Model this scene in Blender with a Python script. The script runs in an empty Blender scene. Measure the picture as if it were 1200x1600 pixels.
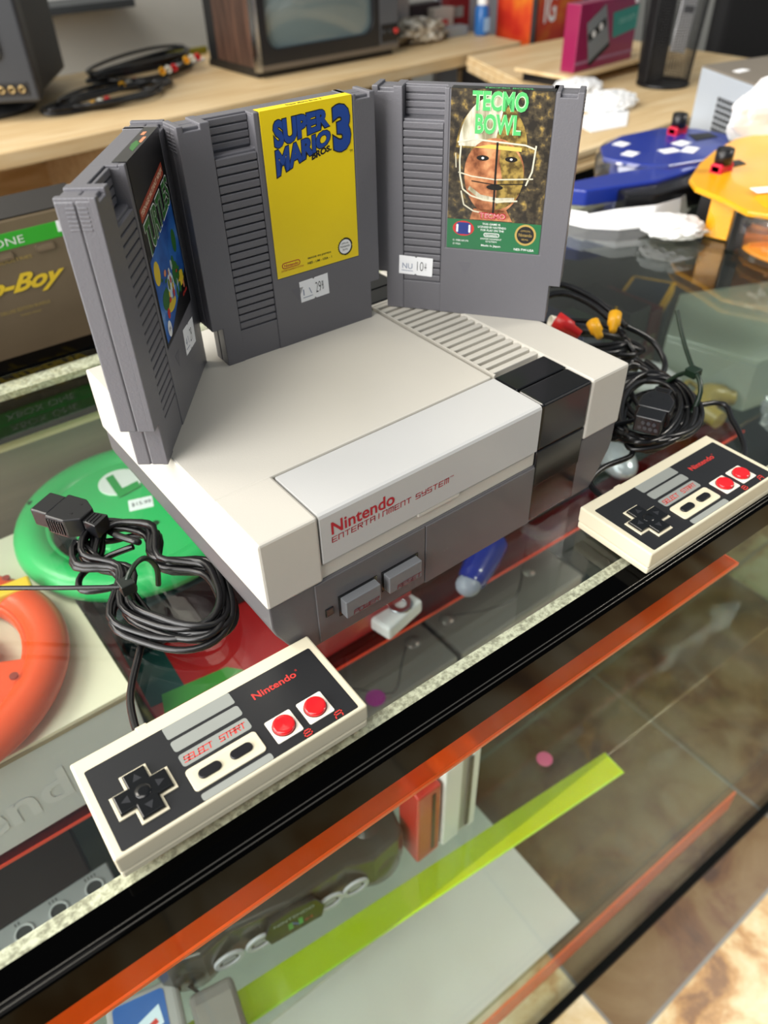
import bpy, bmesh, math, random
from mathutils import Vector, Matrix, Euler
random.seed(7)
SC = bpy.context.scene
COL = SC.collection
H0 = 950.0                       # counter glass height above the floor, mm
def W(x, y, z=0): return Vector((x / 1000, y / 1000, (z + H0) / 1000))

# ------------------------------------------------------------ camera
cd = bpy.data.cameras.new('camera'); cam = bpy.data.objects.new('camera', cd); COL.objects.link(cam)
cam.location = W(-104.678, -235.508, 319.458); cam.rotation_euler = (.87, .022, -.658)
cd.sensor_fit = 'VERTICAL'; cd.sensor_height = 36; cd.lens = 1205.5 / 1600 * 36
cd.clip_start = .01; cd.clip_end = 60
cd.dof.use_dof = True; cd.dof.focus_distance = .405; cd.dof.aperture_fstop = 8.0
SC.camera = cam
# ------------------------------------------------------------ light
wd = bpy.data.worlds.new('world'); SC.world = wd; wd.use_nodes = True
bg = wd.node_tree.nodes['Background']; bg.inputs[0].default_value = (.80, .90, 1, 1); bg.inputs[1].default_value = .22
def area(name, loc, target, sx, sy, power, col):
    l = bpy.data.lights.new(name, 'AREA'); l.shape = 'RECTANGLE'; l.size = sx; l.size_y = sy; l.energy = power; l.color = col
    o = bpy.data.objects.new(name, l); COL.objects.link(o); o.location = loc
    o.rotation_euler = (Vector(target) - Vector(loc)).to_track_quat('-Z', 'Y').to_euler(); return o
area('storefront_window_light', (-2.4, .05, 1.9), (0, .1, .95), 2.4, 1.7, 120, (1, .985, .96))
area('ceiling_light', (-.95, -.1, 2.95), (.05, .15, .9), 1.1, 1.5, 29, (1, .96, .9))
area('rear_fill_light', (-1.35, 1.5, 2.95), (1.1, 1.3, .9), 1.0, .8, 40, (1, .93, .83))  # unseen lamp added to brighten the desks at the back
sp = area('floor_fill_light', (2.0, -.9, 2.6), (.75, -.25, 0), .5, .5, 9.5, (1, .94, .84)); sp.data.spread = math.radians(56)  # unseen spot added to brighten the floor and the lower strips
SC.view_settings.view_transform = 'Standard'; SC.view_settings.look = 'None'
SC.view_settings.exposure = 0.25; SC.view_settings.gamma = 1; SC.view_settings.use_curve_mapping = False
SC.cycles.transparent_max_bounces = 40; SC.cycles.max_bounces = 14; SC.cycles.transmission_bounces = 10

# ------------------------------------------------------------ materials
def lin(h):
    h = h.lstrip('#'); v = [int(h[i:i + 2], 16) / 255 for i in (0, 2, 4)]
    return tuple(c / 12.92 if c <= .04045 else ((c + .055) / 1.055) ** 2.4 for c in v) + (1,)
_m = {}
def mat(name, h, rough=.5, metal=0, spec=.5, var=.06, bump=0, bscale=900, coat=0, vscale=25):
    if name in _m: return _m[name]
    m = bpy.data.materials.new(name); m.use_nodes = True; nt = m.node_tree; p = nt.nodes['Principled BSDF']
    c = lin(h); p.inputs['Roughness'].default_value = rough; p.inputs['Metallic'].default_value = metal
    p.inputs['Specular IOR Level'].default_value = spec; p.inputs['Coat Weight'].default_value = coat
    tc = nt.nodes.new('ShaderNodeTexCoord'); nz = nt.nodes.new('ShaderNodeTexNoise'); nz.inputs['Scale'].default_value = vscale
    nt.links.new(tc.outputs['Object'], nz.inputs['Vector'])
    mx = nt.nodes.new('ShaderNodeMix'); mx.data_type = 'RGBA'
    mx.inputs[6].default_value = tuple(x * (1 - var) for x in c[:3]) + (1,); mx.inputs[7].default_value = tuple(min(1, x * (1 + var)) for x in c[:3]) + (1,)
    nt.links.new(nz.outputs['Fac'], mx.inputs[0]); nt.links.new(mx.outputs[2], p.inputs['Base Color'])
    if bump:
        n2 = nt.nodes.new('ShaderNodeTexNoise'); n2.inputs['Scale'].default_value = bscale; n2.inputs['Detail'].default_value = 3
        b = nt.nodes.new('ShaderNodeBump'); b.inputs['Strength'].default_value = bump; b.inputs['Distance'].default_value = .0004
        nt.links.new(tc.outputs['Object'], n2.inputs['Vector']); nt.links.new(n2.outputs['Fac'], b.inputs['Height']); nt.links.new(b.outputs['Normal'], p.inputs['Normal'])
    _m[name] = m; return m
def ramp2(name, stops, scale, rough=.5, stretch=(1, 1, 1), detail=6, bump=0, metal=0, dist=0, kind='noise'):
    if name in _m: return _m[name]
    m = bpy.data.materials.new(name); m.use_nodes = True; nt = m.node_tree; p = nt.nodes['Principled BSDF']
    p.inputs['Roughness'].default_value = rough; p.inputs['Metallic'].default_value = metal
    tc = nt.nodes.new('ShaderNodeTexCoord'); mp = nt.nodes.new('ShaderNodeMapping'); mp.inputs['Scale'].default_value = stretch
    nz = nt.nodes.new('ShaderNodeTexNoise'); nz.inputs['Scale'].default_value = scale; nz.inputs['Detail'].default_value = detail; nz.inputs['Distortion'].default_value = dist
    cr = nt.nodes.new('ShaderNodeValToRGB'); el = cr.color_ramp.elements
    while len(el) < len(stops): el.new(.5)
    for e, (q, h) in zip(el, stops): e.position = q; e.color = lin(h)
    L = nt.links.new; L(tc.outputs['Object'], mp.inputs['Vector']); L(mp.outputs[0], nz.inputs['Vector']); L(nz.outputs['Fac'], cr.inputs[0]); L(cr.outputs[0], p.inputs['Base Color'])
    if bump:
        b = nt.nodes.new('ShaderNodeBump'); b.inputs['Strength'].default_value = bump; b.inputs['Distance'].default_value = .002
        L(nz.outputs['Fac'], b.inputs['Height']); L(b.outputs['Normal'], p.inputs['Normal'])
    _m[name] = m; return m
def clear(name, h='#ffffff', ior=1.45, rough=.02, strength=1.0, diffuse=0, dcol=None, bump=0, bscale=60):
    """thin clear sheet: tinted see-through mixed with a Fresnel reflection, some diffuse body if milky"""
    if name in _m: return _m[name]
    m = bpy.data.materials.new(name); m.use_nodes = True; nt = m.node_tree; nt.nodes.remove(nt.nodes['Principled BSDF'])
    out = nt.nodes['Material Output']; tr = nt.nodes.new('ShaderNodeBsdfTransparent'); tr.inputs[0].default_value = lin(h)
    gl = nt.nodes.new('ShaderNodeBsdfGlossy'); gl.inputs['Roughness'].default_value = rough
    ge = nt.nodes.new('ShaderNodeNewGeometry'); dt = nt.nodes.new('ShaderNodeVectorMath'); dt.operation = 'DOT_PRODUCT'
    nt.links.new(ge.outputs['Incoming'], dt.inputs[0]); nt.links.new(ge.outputs['Normal'], dt.inputs[1])
    def mth(op, a, b=None, c=None):
        n = nt.nodes.new('ShaderNodeMath'); n.operation = op
        for i, v in enumerate((a, b, c)):
            if v is None: continue
            if isinstance(v, (int, float)): n.inputs[i].default_value = v
            else: nt.links.new(v, n.inputs[i])
        return n.outputs[0]
    f0 = ((ior - 1) / (ior + 1)) ** 2; fres = mth('MULTIPLY_ADD', mth('POWER', mth('SUBTRACT', 1, mth('ABSOLUTE', dt.outputs['Value'])), 5), 1 - f0, f0)   # Schlick
    mx = nt.nodes.new('ShaderNodeMixShader'); L = nt.links.new
    base = tr.outputs[0]
    if diffuse:
        df = nt.nodes.new('ShaderNodeBsdfDiffuse'); df.inputs[0].default_value = lin(dcol or h); m2 = nt.nodes.new('ShaderNodeMixShader'); m2.inputs[0].default_value = diffuse
        tl = nt.nodes.new('ShaderNodeBsdfTranslucent'); tl.inputs[0].default_value = lin(dcol or h); m3 = nt.nodes.new('ShaderNodeMixShader'); m3.inputs[0].default_value = .5
        L(df.outputs[0], m3.inputs[1]); L(tl.outputs[0], m3.inputs[2]); L(base, m2.inputs[1]); L(m3.outputs[0], m2.inputs[2]); base = m2.outputs[0]
    mu = nt.nodes.new('ShaderNodeMath'); mu.operation = 'MULTIPLY'; mu.inputs[1].default_value = strength; L(fres, mu.inputs[0])
    tc = nt.nodes.new('ShaderNodeTexCoord'); nz = nt.nodes.new('ShaderNodeTexNoise'); nz.inputs['Scale'].default_value = bscale
    b = nt.nodes.new('ShaderNodeBump'); b.inputs['Strength'].default_value = bump if bump else .004; b.inputs['Distance'].default_value = .002
    L(tc.outputs['Object'], nz.inputs['Vector']); L(nz.outputs['Fac'], b.inputs['Height']); L(b.outputs[0], gl.inputs['Normal'])
    L(mu.outputs[0], mx.inputs[0]); L(base, mx.inputs[1]); L(gl.outputs[0], mx.inputs[2]); L(mx.outputs[0], out.inputs[0])
    _m[name] = m; return m

SHELL = mat('warm_white_plastic', '#c4c0b6', .42, bump=.12, bscale=1500, var=.03)
DOOR = mat('door_white_plastic', '#bdbdbb', .38, bump=.10, bscale=1500, var=.02)
NGREY = mat('grey_plastic', '#5b595b', .42, bump=.10, bscale=1500, var=.03)
BTN = mat('button_grey_plastic', '#6a6c6f', .38, var=.03)
CART = mat('cartridge_grey_plastic', '#67666b', .38, bump=.25, bscale=900, var=.03)
NBLK = mat('band_black_plastic', '#0c0c0e', .22, var=.1)
BLK = mat('black_plastic', '#101013', .35, var=.1)
CORD = mat('black_cord_rubber', '#0d0d0f', .3, var=.1)
RAILM = mat('gloss_black_rail', '#020202', .08, spec=.03, var=.1)
NRED = mat('logo_red', '#b3162a', .5)
PRED = mat('print_red', '#c8352f', .5)
DKRED = mat('dark_red_print', '#7d2230', .5)
WHITE = mat('white_print', '#f0f0ee', .5, var=.02)
PAPER = mat('white_paper', '#f1f2f4', .8, var=.03)
CREAM = mat('cream_plastic', '#d3cbb2', .38, var=.02)
FACE = mat('face_plate_black', '#1d1e20', .38, bump=.1, bscale=2000)
BARG = mat('face_plate_grey_bar', '#8b8f8a', .4)
REDB = mat('red_button', '#d4151d', .18, var=.03, coat=.5)
INK = mat('black_ink', '#141414', .5)

# ------------------------------------------------------------ mesh builder
class MB:
    def __init__(s): s.v = []; s.f = []; s.fm = []; s.ms = []; s.sm = []
    def mi(s, m):
        if m not in s.ms: s.ms.append(m)
        return s.ms.index(m)
    def add(s, vs, fs, m, T=None, smooth=False):
        b = len(s.v); k = s.mi(m)
        for p in vs:
            p = Vector(p)
            if T is not None: p = T @ p
            s.v.append(p)
        for f in fs: s.f.append([b + i for i in f]); s.fm.append(k); s.sm.append(smooth)
        return s
    def box(s, x0, x1, y0, y1, z0, z1, m, bev=0, T=None, seg=2):
        bm = bmesh.new(); bmesh.ops.create_cube(bm, size=1)
        for v in bm.verts: v.co = Vector(((x0 + x1) / 2 + v.co.x * (x1 - x0), (y0 + y1) / 2 + v.co.y * (y1 - y0), (z0 + z1) / 2 + v.co.z * (z1 - z0)))
        if bev: bmesh.ops.bevel(bm, geom=bm.edges[:], offset=bev, segments=seg, profile=.5, affect='EDGES')
        return s.bm(bm, m, T)
    def bm(s, bm, m, T=None, smooth=False):
        bm.verts.index_update(); s.add([v.co.copy() for v in bm.verts], [[v.index for v in f.verts] for f in bm.faces], m, T, smooth); bm.free(); return s
    def prism(s, pts, a, b, m, axis='z', bev=0, T=None):
        """extrude a 2D outline along an axis from a to b"""
        f3 = {'z': lambda p, t: (p[0], p[1], t), 'y': lambda p, t: (p[0], t, p[1]), 'x': lambda p, t: (t, p[0], p[1])}[axis]
        bm = bmesh.new(); lo = [bm.verts.new(f3(p, a)) for p in pts]; hi = [bm.verts.new(f3(p, b)) for p in pts]; n = len(pts)
        bm.faces.new(lo); bm.faces.new(hi[::-1])
        for i in range(n): bm.faces.new((lo[i], hi[i], hi[(i + 1) % n], lo[(i + 1) % n]))
        bmesh.ops.recalc_face_normals(bm, faces=bm.faces[:])
        if bev: bmesh.ops.bevel(bm, geom=bm.edges[:], offset=bev, segments=2, profile=.5, affect='EDGES')
        return s.bm(bm, m, T)
    def cyl(s, c, r, h, m, n=32, r2=None, T=None, axis='z', smooth=False):
        r2 = r if r2 is None else r2; vs = []; fs = []
        for k, (rr, z) in enumerate(((r, 0), (r2, h))):
            for i in range(n):
                a = 2 * math.pi * i / n; p = (rr * math.cos(a), rr * math.sin(a), z)
                p = {'z': p, 'y': (p[0], p[2], p[1]), 'x': (p[2], p[0], p[1])}[axis]; vs.append((c[0] + p[0], c[1] + p[1], c[2] + p[2]))
        fs = [list(range(n))[::-1], list(range(n, 2 * n))]; s.add(vs, fs, m, T)
        b = len(s.v) - 2 * n; k = s.mi(m)
        for i in range(n): s.f.append([b + i, b + (i + 1) % n, b + n + (i + 1) % n, b + n + i]); s.fm.append(k); s.sm.append(True)
        return s
    def lathe(s, prof, m, c=(0, 0, 0), n=40, T=None, sx=1, sy=1):
        vs = []; fs = []
        for r, z in prof:
            for i in range(n):
                a = 2 * math.pi * i / n; vs.append((c[0] + r * sx * math.cos(a), c[1] + r * sy * math.sin(a), c[2] + z))
        for j in range(len(prof) - 1):
            for i in range(n): fs.append([j * n + i, j * n + (i + 1) % n, (j + 1) * n + (i + 1) % n, (j + 1) * n + i])
        return s.add(vs, fs, m, T, True)
    def ball(s, c, r, m, T=None, n=20):
        bm = bmesh.new(); bmesh.ops.create_uvsphere(bm, u_segments=n, v_segments=n // 2 + 2, radius=1)
        for v in bm.verts: v.co = Vector((c[0] + v.co.x * r[0], c[1] + v.co.y * r[1], c[2] + v.co.z * r[2]))
        return s.bm(bm, m, T, True)
    def tube(s, pts, r, m, n=8, T=None, sub=4, closed=False):
        P = [Vector(p) for p in pts]; N = len(P); Q = []
        if sub > 1 and N > 2:
            rng = range(N if closed else N - 1)
            for i in rng:
                if closed: a, b, c, d = P[(i - 1) % N], P[i], P[(i + 1) % N], P[(i + 2) % N]
                else: a, b, c, d = P[max(i - 1, 0)], P[i], P[i + 1], P[min(i + 2, N - 1)]
                for k in range(sub):
                    t = k / sub; Q.append(.5 * ((2 * b) + (c - a) * t + (2 * a - 5 * b + 4 * c - d) * t * t + (3 * b - 3 * c + d - a) * t ** 3))
            if not closed: Q.append(P[-1])
        else: Q = P
        M = len(Q); vs = []; fs = []; up = Vector((0, 0, 1)); 
        for i in range(M):
            t = (Q[(i + 1) % M] - Q[i - 1]) if closed else (Q[min(i + 1, M - 1)] - Q[max(i - 1, 0)])
            if t.length < 1e-9: t = Vector((1, 0, 0))
            t.normalize(); u = up - t * up.dot(t)
            if u.length < .05: u = Vector((1, 0, 0)) - t * t.x
            u.normalize(); w = t.cross(u); up = u if i else u
            rr = r[min(i * len(r) // M, len(r) - 1)] if isinstance(r, (list, tuple)) else r
            for k in range(n):
                a = 2 * math.pi * k / n; vs.append(Q[i] + (u * math.cos(a) + w * math.sin(a)) * rr)
        for i in range(M if closed else M - 1):
            j = (i + 1) % M
            for k in range(n): fs.append([i * n + k, i * n + (k + 1) % n, j * n + (k + 1) % n, j * n + k])
        s.add(vs, fs, m, T, True)
        if not closed: s.add([vs[k] for k in range(n)], [list(range(n))[::-1]], m, T); s.add(vs[-n:], [list(range(n))], m, T)
        return s
    def flat(s, pts, m, F):
        """flat outline printed on a surface, F maps 2D to 3D"""
        bm = bmesh.new(); vs = [bm.verts.new((p[0], p[1], 0)) for p in pts]; f = bm.faces.new(vs)
        bmesh.ops.triangulate(bm, faces=[f])
        for v in bm.verts: v.co = Vector(F(v.co.x, v.co.y))
        return s.bm(bm, m)
    def text(s, t, m, quad, F, off=0.0, shear=0.0, sp=1.0):
        """lettering fitted to a quad (four 2D corners: bl, br, tr, tl)"""
        vs, fs = glyphs(t, off, shear, sp)
        x0 = min(v[0] for v in vs); x1 = max(v[0] for v in vs); y0 = min(v[1] for v in vs); y1 = max(v[1] for v in vs)
        a, b, c, d = [Vector(q) for q in quad]; out = []
        for x, y in vs:
            u = (x - x0) / (x1 - x0); w = (y - y0) / (y1 - y0); p = (a * (1 - u) + b * u) * (1 - w) + (d * (1 - u) + c * u) * w; out.append(F(p.x, p.y))
        return s.add(out, fs, m)
    def techno(s, t, m, x, y, h, w, F, th=.16, gap=.35, shear=.2):
        """wide squared lettering drawn with strokes; w = total width"""
        n = sum(.6 if ch == ' ' else 1 for ch in t); cw = w / (n + gap * (len(t) - 1)); cx = x; T = th * h
        for ch in t:
            for st in STROKES.get(ch, []):
                P = [Vector((p[0] / 4 * cw, p[1] / 6 * h)) for p in st]
                for a, b in zip(P[:-1], P[1:]):
                    d = (b - a).normalized() * T * .5; nn = Vector((-d.y, d.x)); q = [a - d + nn, a - d - nn, b + d - nn, b + d + nn]
                    s.add([F(cx + p.x + p.y * shear, y + p.y) for p in q], [[0, 1, 2, 3]], m)
            cx += (.6 if ch == ' ' else 1) * cw + gap * cw
        return s
    def build(s, name, parent=None, loc=None, rot=None, label=None, uv=False):
        me = bpy.data.meshes.new(name); me.from_pydata([tuple(v / 1000) for v in s.v], [], s.f)
        for m in s.ms: me.materials.append(m)
        me.polygons.foreach_set('material_index', s.fm); me.polygons.foreach_set('use_smooth', s.sm); me.update()
        o = bpy.data.objects.new(name, me); COL.objects.link(o)
        if parent is not None: o.parent = parent
        if loc is not None: o.location = loc
        if rot is not None: o.rotation_euler = rot
        if label: o['label'] = label
        return o
_g = {}
def glyphs(t, off, shear, sp):
    k = (t, off, shear, sp)
    if k in _g: return _g[k]
    cu = bpy.data.curves.new('g', 'FONT'); cu.body = t; cu.size = 1; cu.offset = off; cu.shear = shear; cu.space_character = sp; cu.resolution_u = 3
    o = bpy.data.objects.new('g', cu); COL.objects.link(o); dg = bpy.context.evaluated_depsgraph_get(); dg.update()
    me = bpy.data.meshes.new_from_object(o.evaluated_get(dg)); r = ([(v.co.x, v.co.y) for v in me.vertices], [list(p.vertices) for p in me.polygons])
    bpy.data.objects.remove(o); bpy.data.curves.remove(cu); bpy.data.meshes.remove(me); _g[k] = r; return r
def slab(outlines, z0, z1, bev=0):
    """filled plate with holes from closed outlines (first = outside); returns a bmesh"""
    cu = bpy.data.curves.new('p', 'CURVE'); cu.dimensions = '2D'; cu.fill_mode = 'BOTH'; cu.extrude = max((z1 - z0) / 2 - bev, 0); cu.bevel_depth = bev; cu.bevel_resolution = 2
    for o in outlines:
        sp = cu.splines.new('POLY'); sp.points.add(len(o) - 1); sp.use_cyclic_u = True
        for p, q in zip(sp.points, o): p.co = (q[0], q[1], 0, 1)
    o = bpy.data.objects.new('p', cu); COL.objects.link(o); dg = bpy.context.evaluated_depsgraph_get(); dg.update()
    me = bpy.data.meshes.new_from_object(o.evaluated_get(dg)); bm = bmesh.new(); bm.from_mesh(me); bmesh.ops.translate(bm, verts=bm.verts[:], vec=(0, 0, (z0 + z1) / 2))
    bpy.data.objects.remove(o); bpy.data.curves.remove(cu); bpy.data.meshes.remove(me); return bm
A1 = [[(0, 0), (0, 6), (4, 6), (4, 0)], [(0, 3), (4, 3)]]
STROKES = {'A': A1, 'R': [[(0, 0), (0, 6), (4, 6), (4, 3.4), (0, 3.4)], [(2, 3.4), (4, 0)]], 'B': [[(0, 0), (0, 6), (3.6, 6), (3.6, 3.2), (4, 3.2), (4, 0), (0, 0)], [(0, 3.2), (3.6, 3.2)]],
 'E': [[(4, 6), (0, 6), (0, 0), (4, 0)], [(0, 3), (3.6, 3)]], 'N': [[(0, 0), (0, 6), (4, 6), (4, 0)]], 'T': [[(0, 6), (4, 6)], [(2, 6), (2, 0)]], 'I': [[(2, 0), (2, 6)]],
 'M': [[(0, 0), (0, 6), (4, 6), (4, 0)], [(2, 6), (2, 0)]], 'S': [[(4, 6), (0, 6), (0, 3), (4, 3), (4, 0), (0, 0)]], 'Y': [[(0, 6), (0, 3), (4, 3)], [(4, 6), (4, 0), (.5, 0)]],
 'L': [[(0, 6), (0, 0), (4, 0)]], 'C': [[(4, 6), (0, 6), (0, 0), (4, 0)]], 'P': [[(0, 0), (0, 6), (4, 6), (4, 3), (0, 3)]], 'O': [[(0, 0), (0, 6), (4, 6), (4, 0), (0, 0)]],
 'W': [[(0, 6), (0, 0), (4, 0), (4, 6)], [(2, 6), (2, 0)]]}
def rect(x0, y0, x1, y1): return [(x0, y0), (x1, y0), (x1, y1), (x0, y1)]
def rrect(x0, y0, x1, y1, r, n=5):
    o = []
    for cx, cy, a in ((x1 - r, y1 - r, 0), (x0 + r, y1 - r, 90), (x0 + r, y0 + r, 180), (x1 - r, y0 + r, 270)):
        for i in range(n + 1): t = math.radians(a + 90 * i / n); o.append((cx + r * math.cos(t), cy + r * math.sin(t)))
    return o
def ring(cx, cy, rx, ry, n=40, a0=0): return [(cx + rx * math.cos(2 * math.pi * i / n + a0), cy + ry * math.sin(2 * math.pi * i / n + a0)) for i in range(n)]
def thing(name, label, cat, loc=(0, 0, 0), rz=0, group=None, rx=0):
    o = bpy.data.objects.new(name, None); COL.objects.link(o); o.empty_display_size = .02
    o.location = W(*loc); o.rotation_euler = (rx, 0, rz); o['label'] = label; o['category'] = cat
    if group: o['group'] = group
    return o
def tag(o, label, cat, group=None):
    o['label'] = label; o['category'] = cat
    if group: o['group'] = group
    return o
def on_z(z): return lambda x, y: (x, y, z)          # printed on a horizontal face
def on_y(y): return lambda x, z: (x, y, z)          # printed on a front face
def RZ(a): return Matrix.Rotation(a, 4, 'Z')
def TL(x, y, z): return Matrix.Translation((x, y, z))

# ============================================================ THE ROOM
def tile_floor_mat():
    m = bpy.data.materials.new('stone_floor_tile'); m.use_nodes = True; nt = m.node_tree; p = nt.nodes['Principled BSDF']; L = nt.links.new
    tc = nt.nodes.new('ShaderNodeTexCoord'); mp = nt.nodes.new('ShaderNodeMapping'); mp.inputs['Location'].default_value = (-.353, .157, 0)
    br = nt.nodes.new('ShaderNodeTexBrick'); br.offset = 0; br.inputs['Scale'].default_value = 1; br.inputs['Brick Width'].default_value = .457; br.inputs['Row Height'].default_value = .457
    br.inputs['Mortar Size'].default_value = .0028; br.inputs['Mortar Smooth'].default_value = .2; br.inputs['Color1'].default_value = (0, 0, 0, 1); br.inputs['Color2'].default_value = (1, 1, 1, 1); br.inputs['Mortar'].default_value = (.5, .5, .5, 1)
    L(tc.outputs['Object'], mp.inputs[0]); L(mp.outputs[0], br.inputs['Vector'])
    n1 = nt.nodes.new('ShaderNodeTexNoise'); n1.inputs['Scale'].default_value = 7; n1.inputs['Detail'].default_value = 9; n1.inputs['Roughness'].default_value = .65; n1.inputs['Distortion'].default_value = .6
    L(tc.outputs['Object'], n1.inputs['Vector'])
    ad = nt.nodes.new('ShaderNodeMath'); ad.operation = 'MULTIPLY_ADD'; ad.inputs[1].default_value = .16; L(br.outputs['Color'], ad.inputs[0]); L(n1.outputs['Fac'], ad.inputs[2])
    cr = nt.nodes.new('ShaderNodeValToRGB'); el = cr.color_ramp.elements
    for q, h in ((.5, '#b98a4c'), (.6, '#cdb182')): el.new(q)
    for e, (q, h) in zip(el, ((.40, '#6f4a22'), (.49, '#a67c45'), (.56, '#bda67a'), (.70, '#d4c6a8'))): e.position = q; e.color = lin(h)
    L(ad.outputs[0], cr.inputs[0]); mx = nt.nodes.new('ShaderNodeMix'); mx.data_type = 'RGBA'; mx.inputs[7].default_value = lin('#6b6a66')
    sx = nt.nodes.new('ShaderNodeSeparateXYZ'); L(tc.outputs['Object'], sx.inputs[0])
    def band(o, c, h):
        a = nt.nodes.new('ShaderNodeMath'); a.operation = 'COMPARE'; a.inputs[1].default_value = c; a.inputs[2].default_value = h; L(o, a.inputs[0]); return a.outputs[0]
    bb = nt.nodes.new('ShaderNodeMath'); bb.operation = 'MULTIPLY'; L(band(sx.outputs[0], .81, .457), bb.inputs[0]); L(band(sx.outputs[1], .30, .457), bb.inputs[1])
    dk_ = nt.nodes.new('ShaderNodeMix'); dk_.data_type = 'RGBA'; dk_.blend_type = 'MULTIPLY'; dk_.inputs[7].default_value = lin('#86755a'); L(bb.outputs[0], dk_.inputs[0]); L(cr.outputs[0], dk_.inputs[6])   # tiles under the case painted darker, standing for the shade there
    L(br.outputs['Fac'], mx.inputs[0]); L(dk_.outputs[2], mx.inputs[6]); L(mx.outputs[2], p.inputs['Base Color']); p.inputs['Roughness'].default_value = .35
    b = nt.nodes.new('ShaderNodeBump'); b.inputs['Strength'].default_value = .3; b.inputs['Distance'].default_value = .003; L(n1.outputs['Fac'], b.inputs['Height']); L(b.outputs[0], p.inputs['Normal'])
    return m
WALLM = ramp2('painted_wall', [(.3, '#b9b9b2'), (.7, '#c6c5be')], 3, .8)
o = MB().box(-3200, 5200, -3000, 4200, -10, 0, tile_floor_mat()).build('floor'); o['kind'] = 'structure'
o = MB().box(-3200, 5200, 1960, 2000, 0, 3200, WALLM).build('wall_back'); o['kind'] = 'structure'

# ============================================================ DISPLAY CASE
GLASS = clear('counter_glass', '#f8fcfa', 1.5, .01, 1.15)
PANE = clear('front_pane_glass', '#f5f9f7', 1.5, .01, .18)
SHELFG = clear('shelf_glass', '#f0f6f3', 1.5, .01, 1.1)
CHIP = ramp2('speckled_chipboard', [(.35, '#a39a86'), (.5, '#cfc5ae'), (.62, '#e8dfc9')], 420, .8, detail=3)
WOODF = ramp2('maple_veneer', [(.3, '#c9a877'), (.5, '#d9bd8e'), (.7, '#e2cba2')], 7, .5, (1, 10, 10), dist=.4)
BRNP = ramp2('brown_case_panel', [(.3, '#7c6a56'), (.7, '#8f7c66')], 5, .55, (1, 14, 14))
ORA = clear('orange_acrylic', '#ff9440', 1.45, .05, .5, .42, '#ff7a1c')
ORE = mat('orange_acrylic_edge', '#ff5a10', .3, var=.03)
LIME = clear('lime_acrylic', '#e2f51e', 1.45, .05, .3, .8, '#e2f000')
LIMEE = mat('lime_acrylic_edge', '#c4f01c', .3, var=.03)
REDA = clear('red_acrylic', '#d0655c', 1.45, .05, .6, .14, '#d2453a')
REDE = mat('red_acrylic_edge', '#e2452c', .3, var=.03)
PNK = clear('salmon_acrylic', '#ffb090', 1.45, .05, .4, .75, '#ff8a58')
HAZE = clear('reflection_haze', '#eef0ef', 1.45, .2, .3, .78, '#f2f3f2')
case = thing('display_case', 'glass display counter with a gloss black rim and neon acrylic strips along its shelves', 'display case', (0, 0, -H0), -.022)
def C(z): return z + H0
X0, X1, YF, YB = -900, 1500, -60, 418
MB().box(X0, X1, YF + 2, YB - 12, C(-6), C(0), GLASS).build('glass_top', case)
r = MB(); r.prism([(YF + 3.5, C(-.1)), (YF + 3.2, C(.9)), (YF - 8.4, C(.9)), (YF - 9.2, C(.2)), (YF - 9.8, C(.3)), (YF - 12.4, C(-.4)), (YF - 13, C(-1.4)), (YF - 13, C(-25)), (YF - 9, C(-25)), (YF - 9, C(-2)), (YF + 3.5, C(-.1))][:-1], X0, X1, RAILM, 'x'); r.box(X0, X1, YF - 4, YF + 2, C(-25), C(-7), RAILM)
for yy, zz in ((YF - 9.0, .55), (YF - 11.2, .2)): r.tube([(X0, yy, C(zz)), (X1, yy, C(zz))], .42, mat('rail_highlight', '#4a4844', .2, .6), 6, sub=1)  # highlight lines along the rail crease, put in as lighter beads
r.build('front_rail', case)
MB().box(X0, X1, YF + 2, YF + 14, C(-12), C(-6.2), CHIP).build('front_ledge', case)
r = MB(); r.box(X0, X1, YB - 12, YB + 14, C(-34), C(1.5), RAILM, 2.2, seg=3); r.build('back_rail', case)
MB().box(X0, X1, YB - 30, YB - 12, C(-12), C(-6.2), CHIP).build('back_ledge', case)
MB().box(X0, X1, YF - 9, YF - 4.5, C(-878), C(-25), PANE).build('front_pane', case)
MB().box(X0, X1, YF - 14, YF - 3, C(-892), C(-878), mat('lower_rail_black', '#050606', .6, spec=.05)).build('bottom_rail', case, label='thin black bottom rail of the front glass')
bp = MB(); bp.box(X0, 420, YB + 3, YB + 9, C(-225), C(-34), BRNP); bp.box(X0, 420, YB - 12, YB + 3, C(-60), C(-34), mat('dark_green_panel', '#141a17', .75, spec=.1)); bp.box(X0, 420, YB - 8, YB + 3, C(-70), C(-60), WOODF)
bp.box(420, X1, YB + 3, YB + 9, C(-880), C(-34), mat('dark_case_back', '#23262a', .6)); bp.box(X0, 420, YB + 3, YB + 9, C(-880), C(-225), mat('dark_case_back', '#23262a', .6)); bp.build('back_panel', case)
for x in (X0 + 4, X1 - 20):
    MB().box(x, x + 16, YB - 20, YB - 10, C(-H0), C(-34), BLK).build('leg', case); MB().box(x, x + 16, YF - 6, YF + 8, C(-H0), C(-892), BLK).build('leg', case)
MB().box(X0 + 20, X1 - 40, 152, YB - 24, C(-231), C(-225), SHELFG).build('glass_shelf', case)
MB().box(X0 + 20, X1 - 40, 14, YB - 24, C(-456), C(-450), SHELFG).build('glass_shelf', case)
MB().box(X0 + 20, X1 - 40, -40, YB - 24, C(-728), C(-722), SHELFG).build('glass_shelf', case)
s = MB(); s.box(-600, 330, YF - 3, YF + 42, C(-69), C(-67), ORA); s.box(-600, 330, YF - 4.4, YF - 3, C(-69.2), C(-66.6), ORE); s.box(330, 331.4, YF - 4.4, YF + 42, C(-69.2), C(-66.6), ORE)
s.build('acrylic_strip', case, label='bright orange acrylic strip under the front rail')
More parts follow.
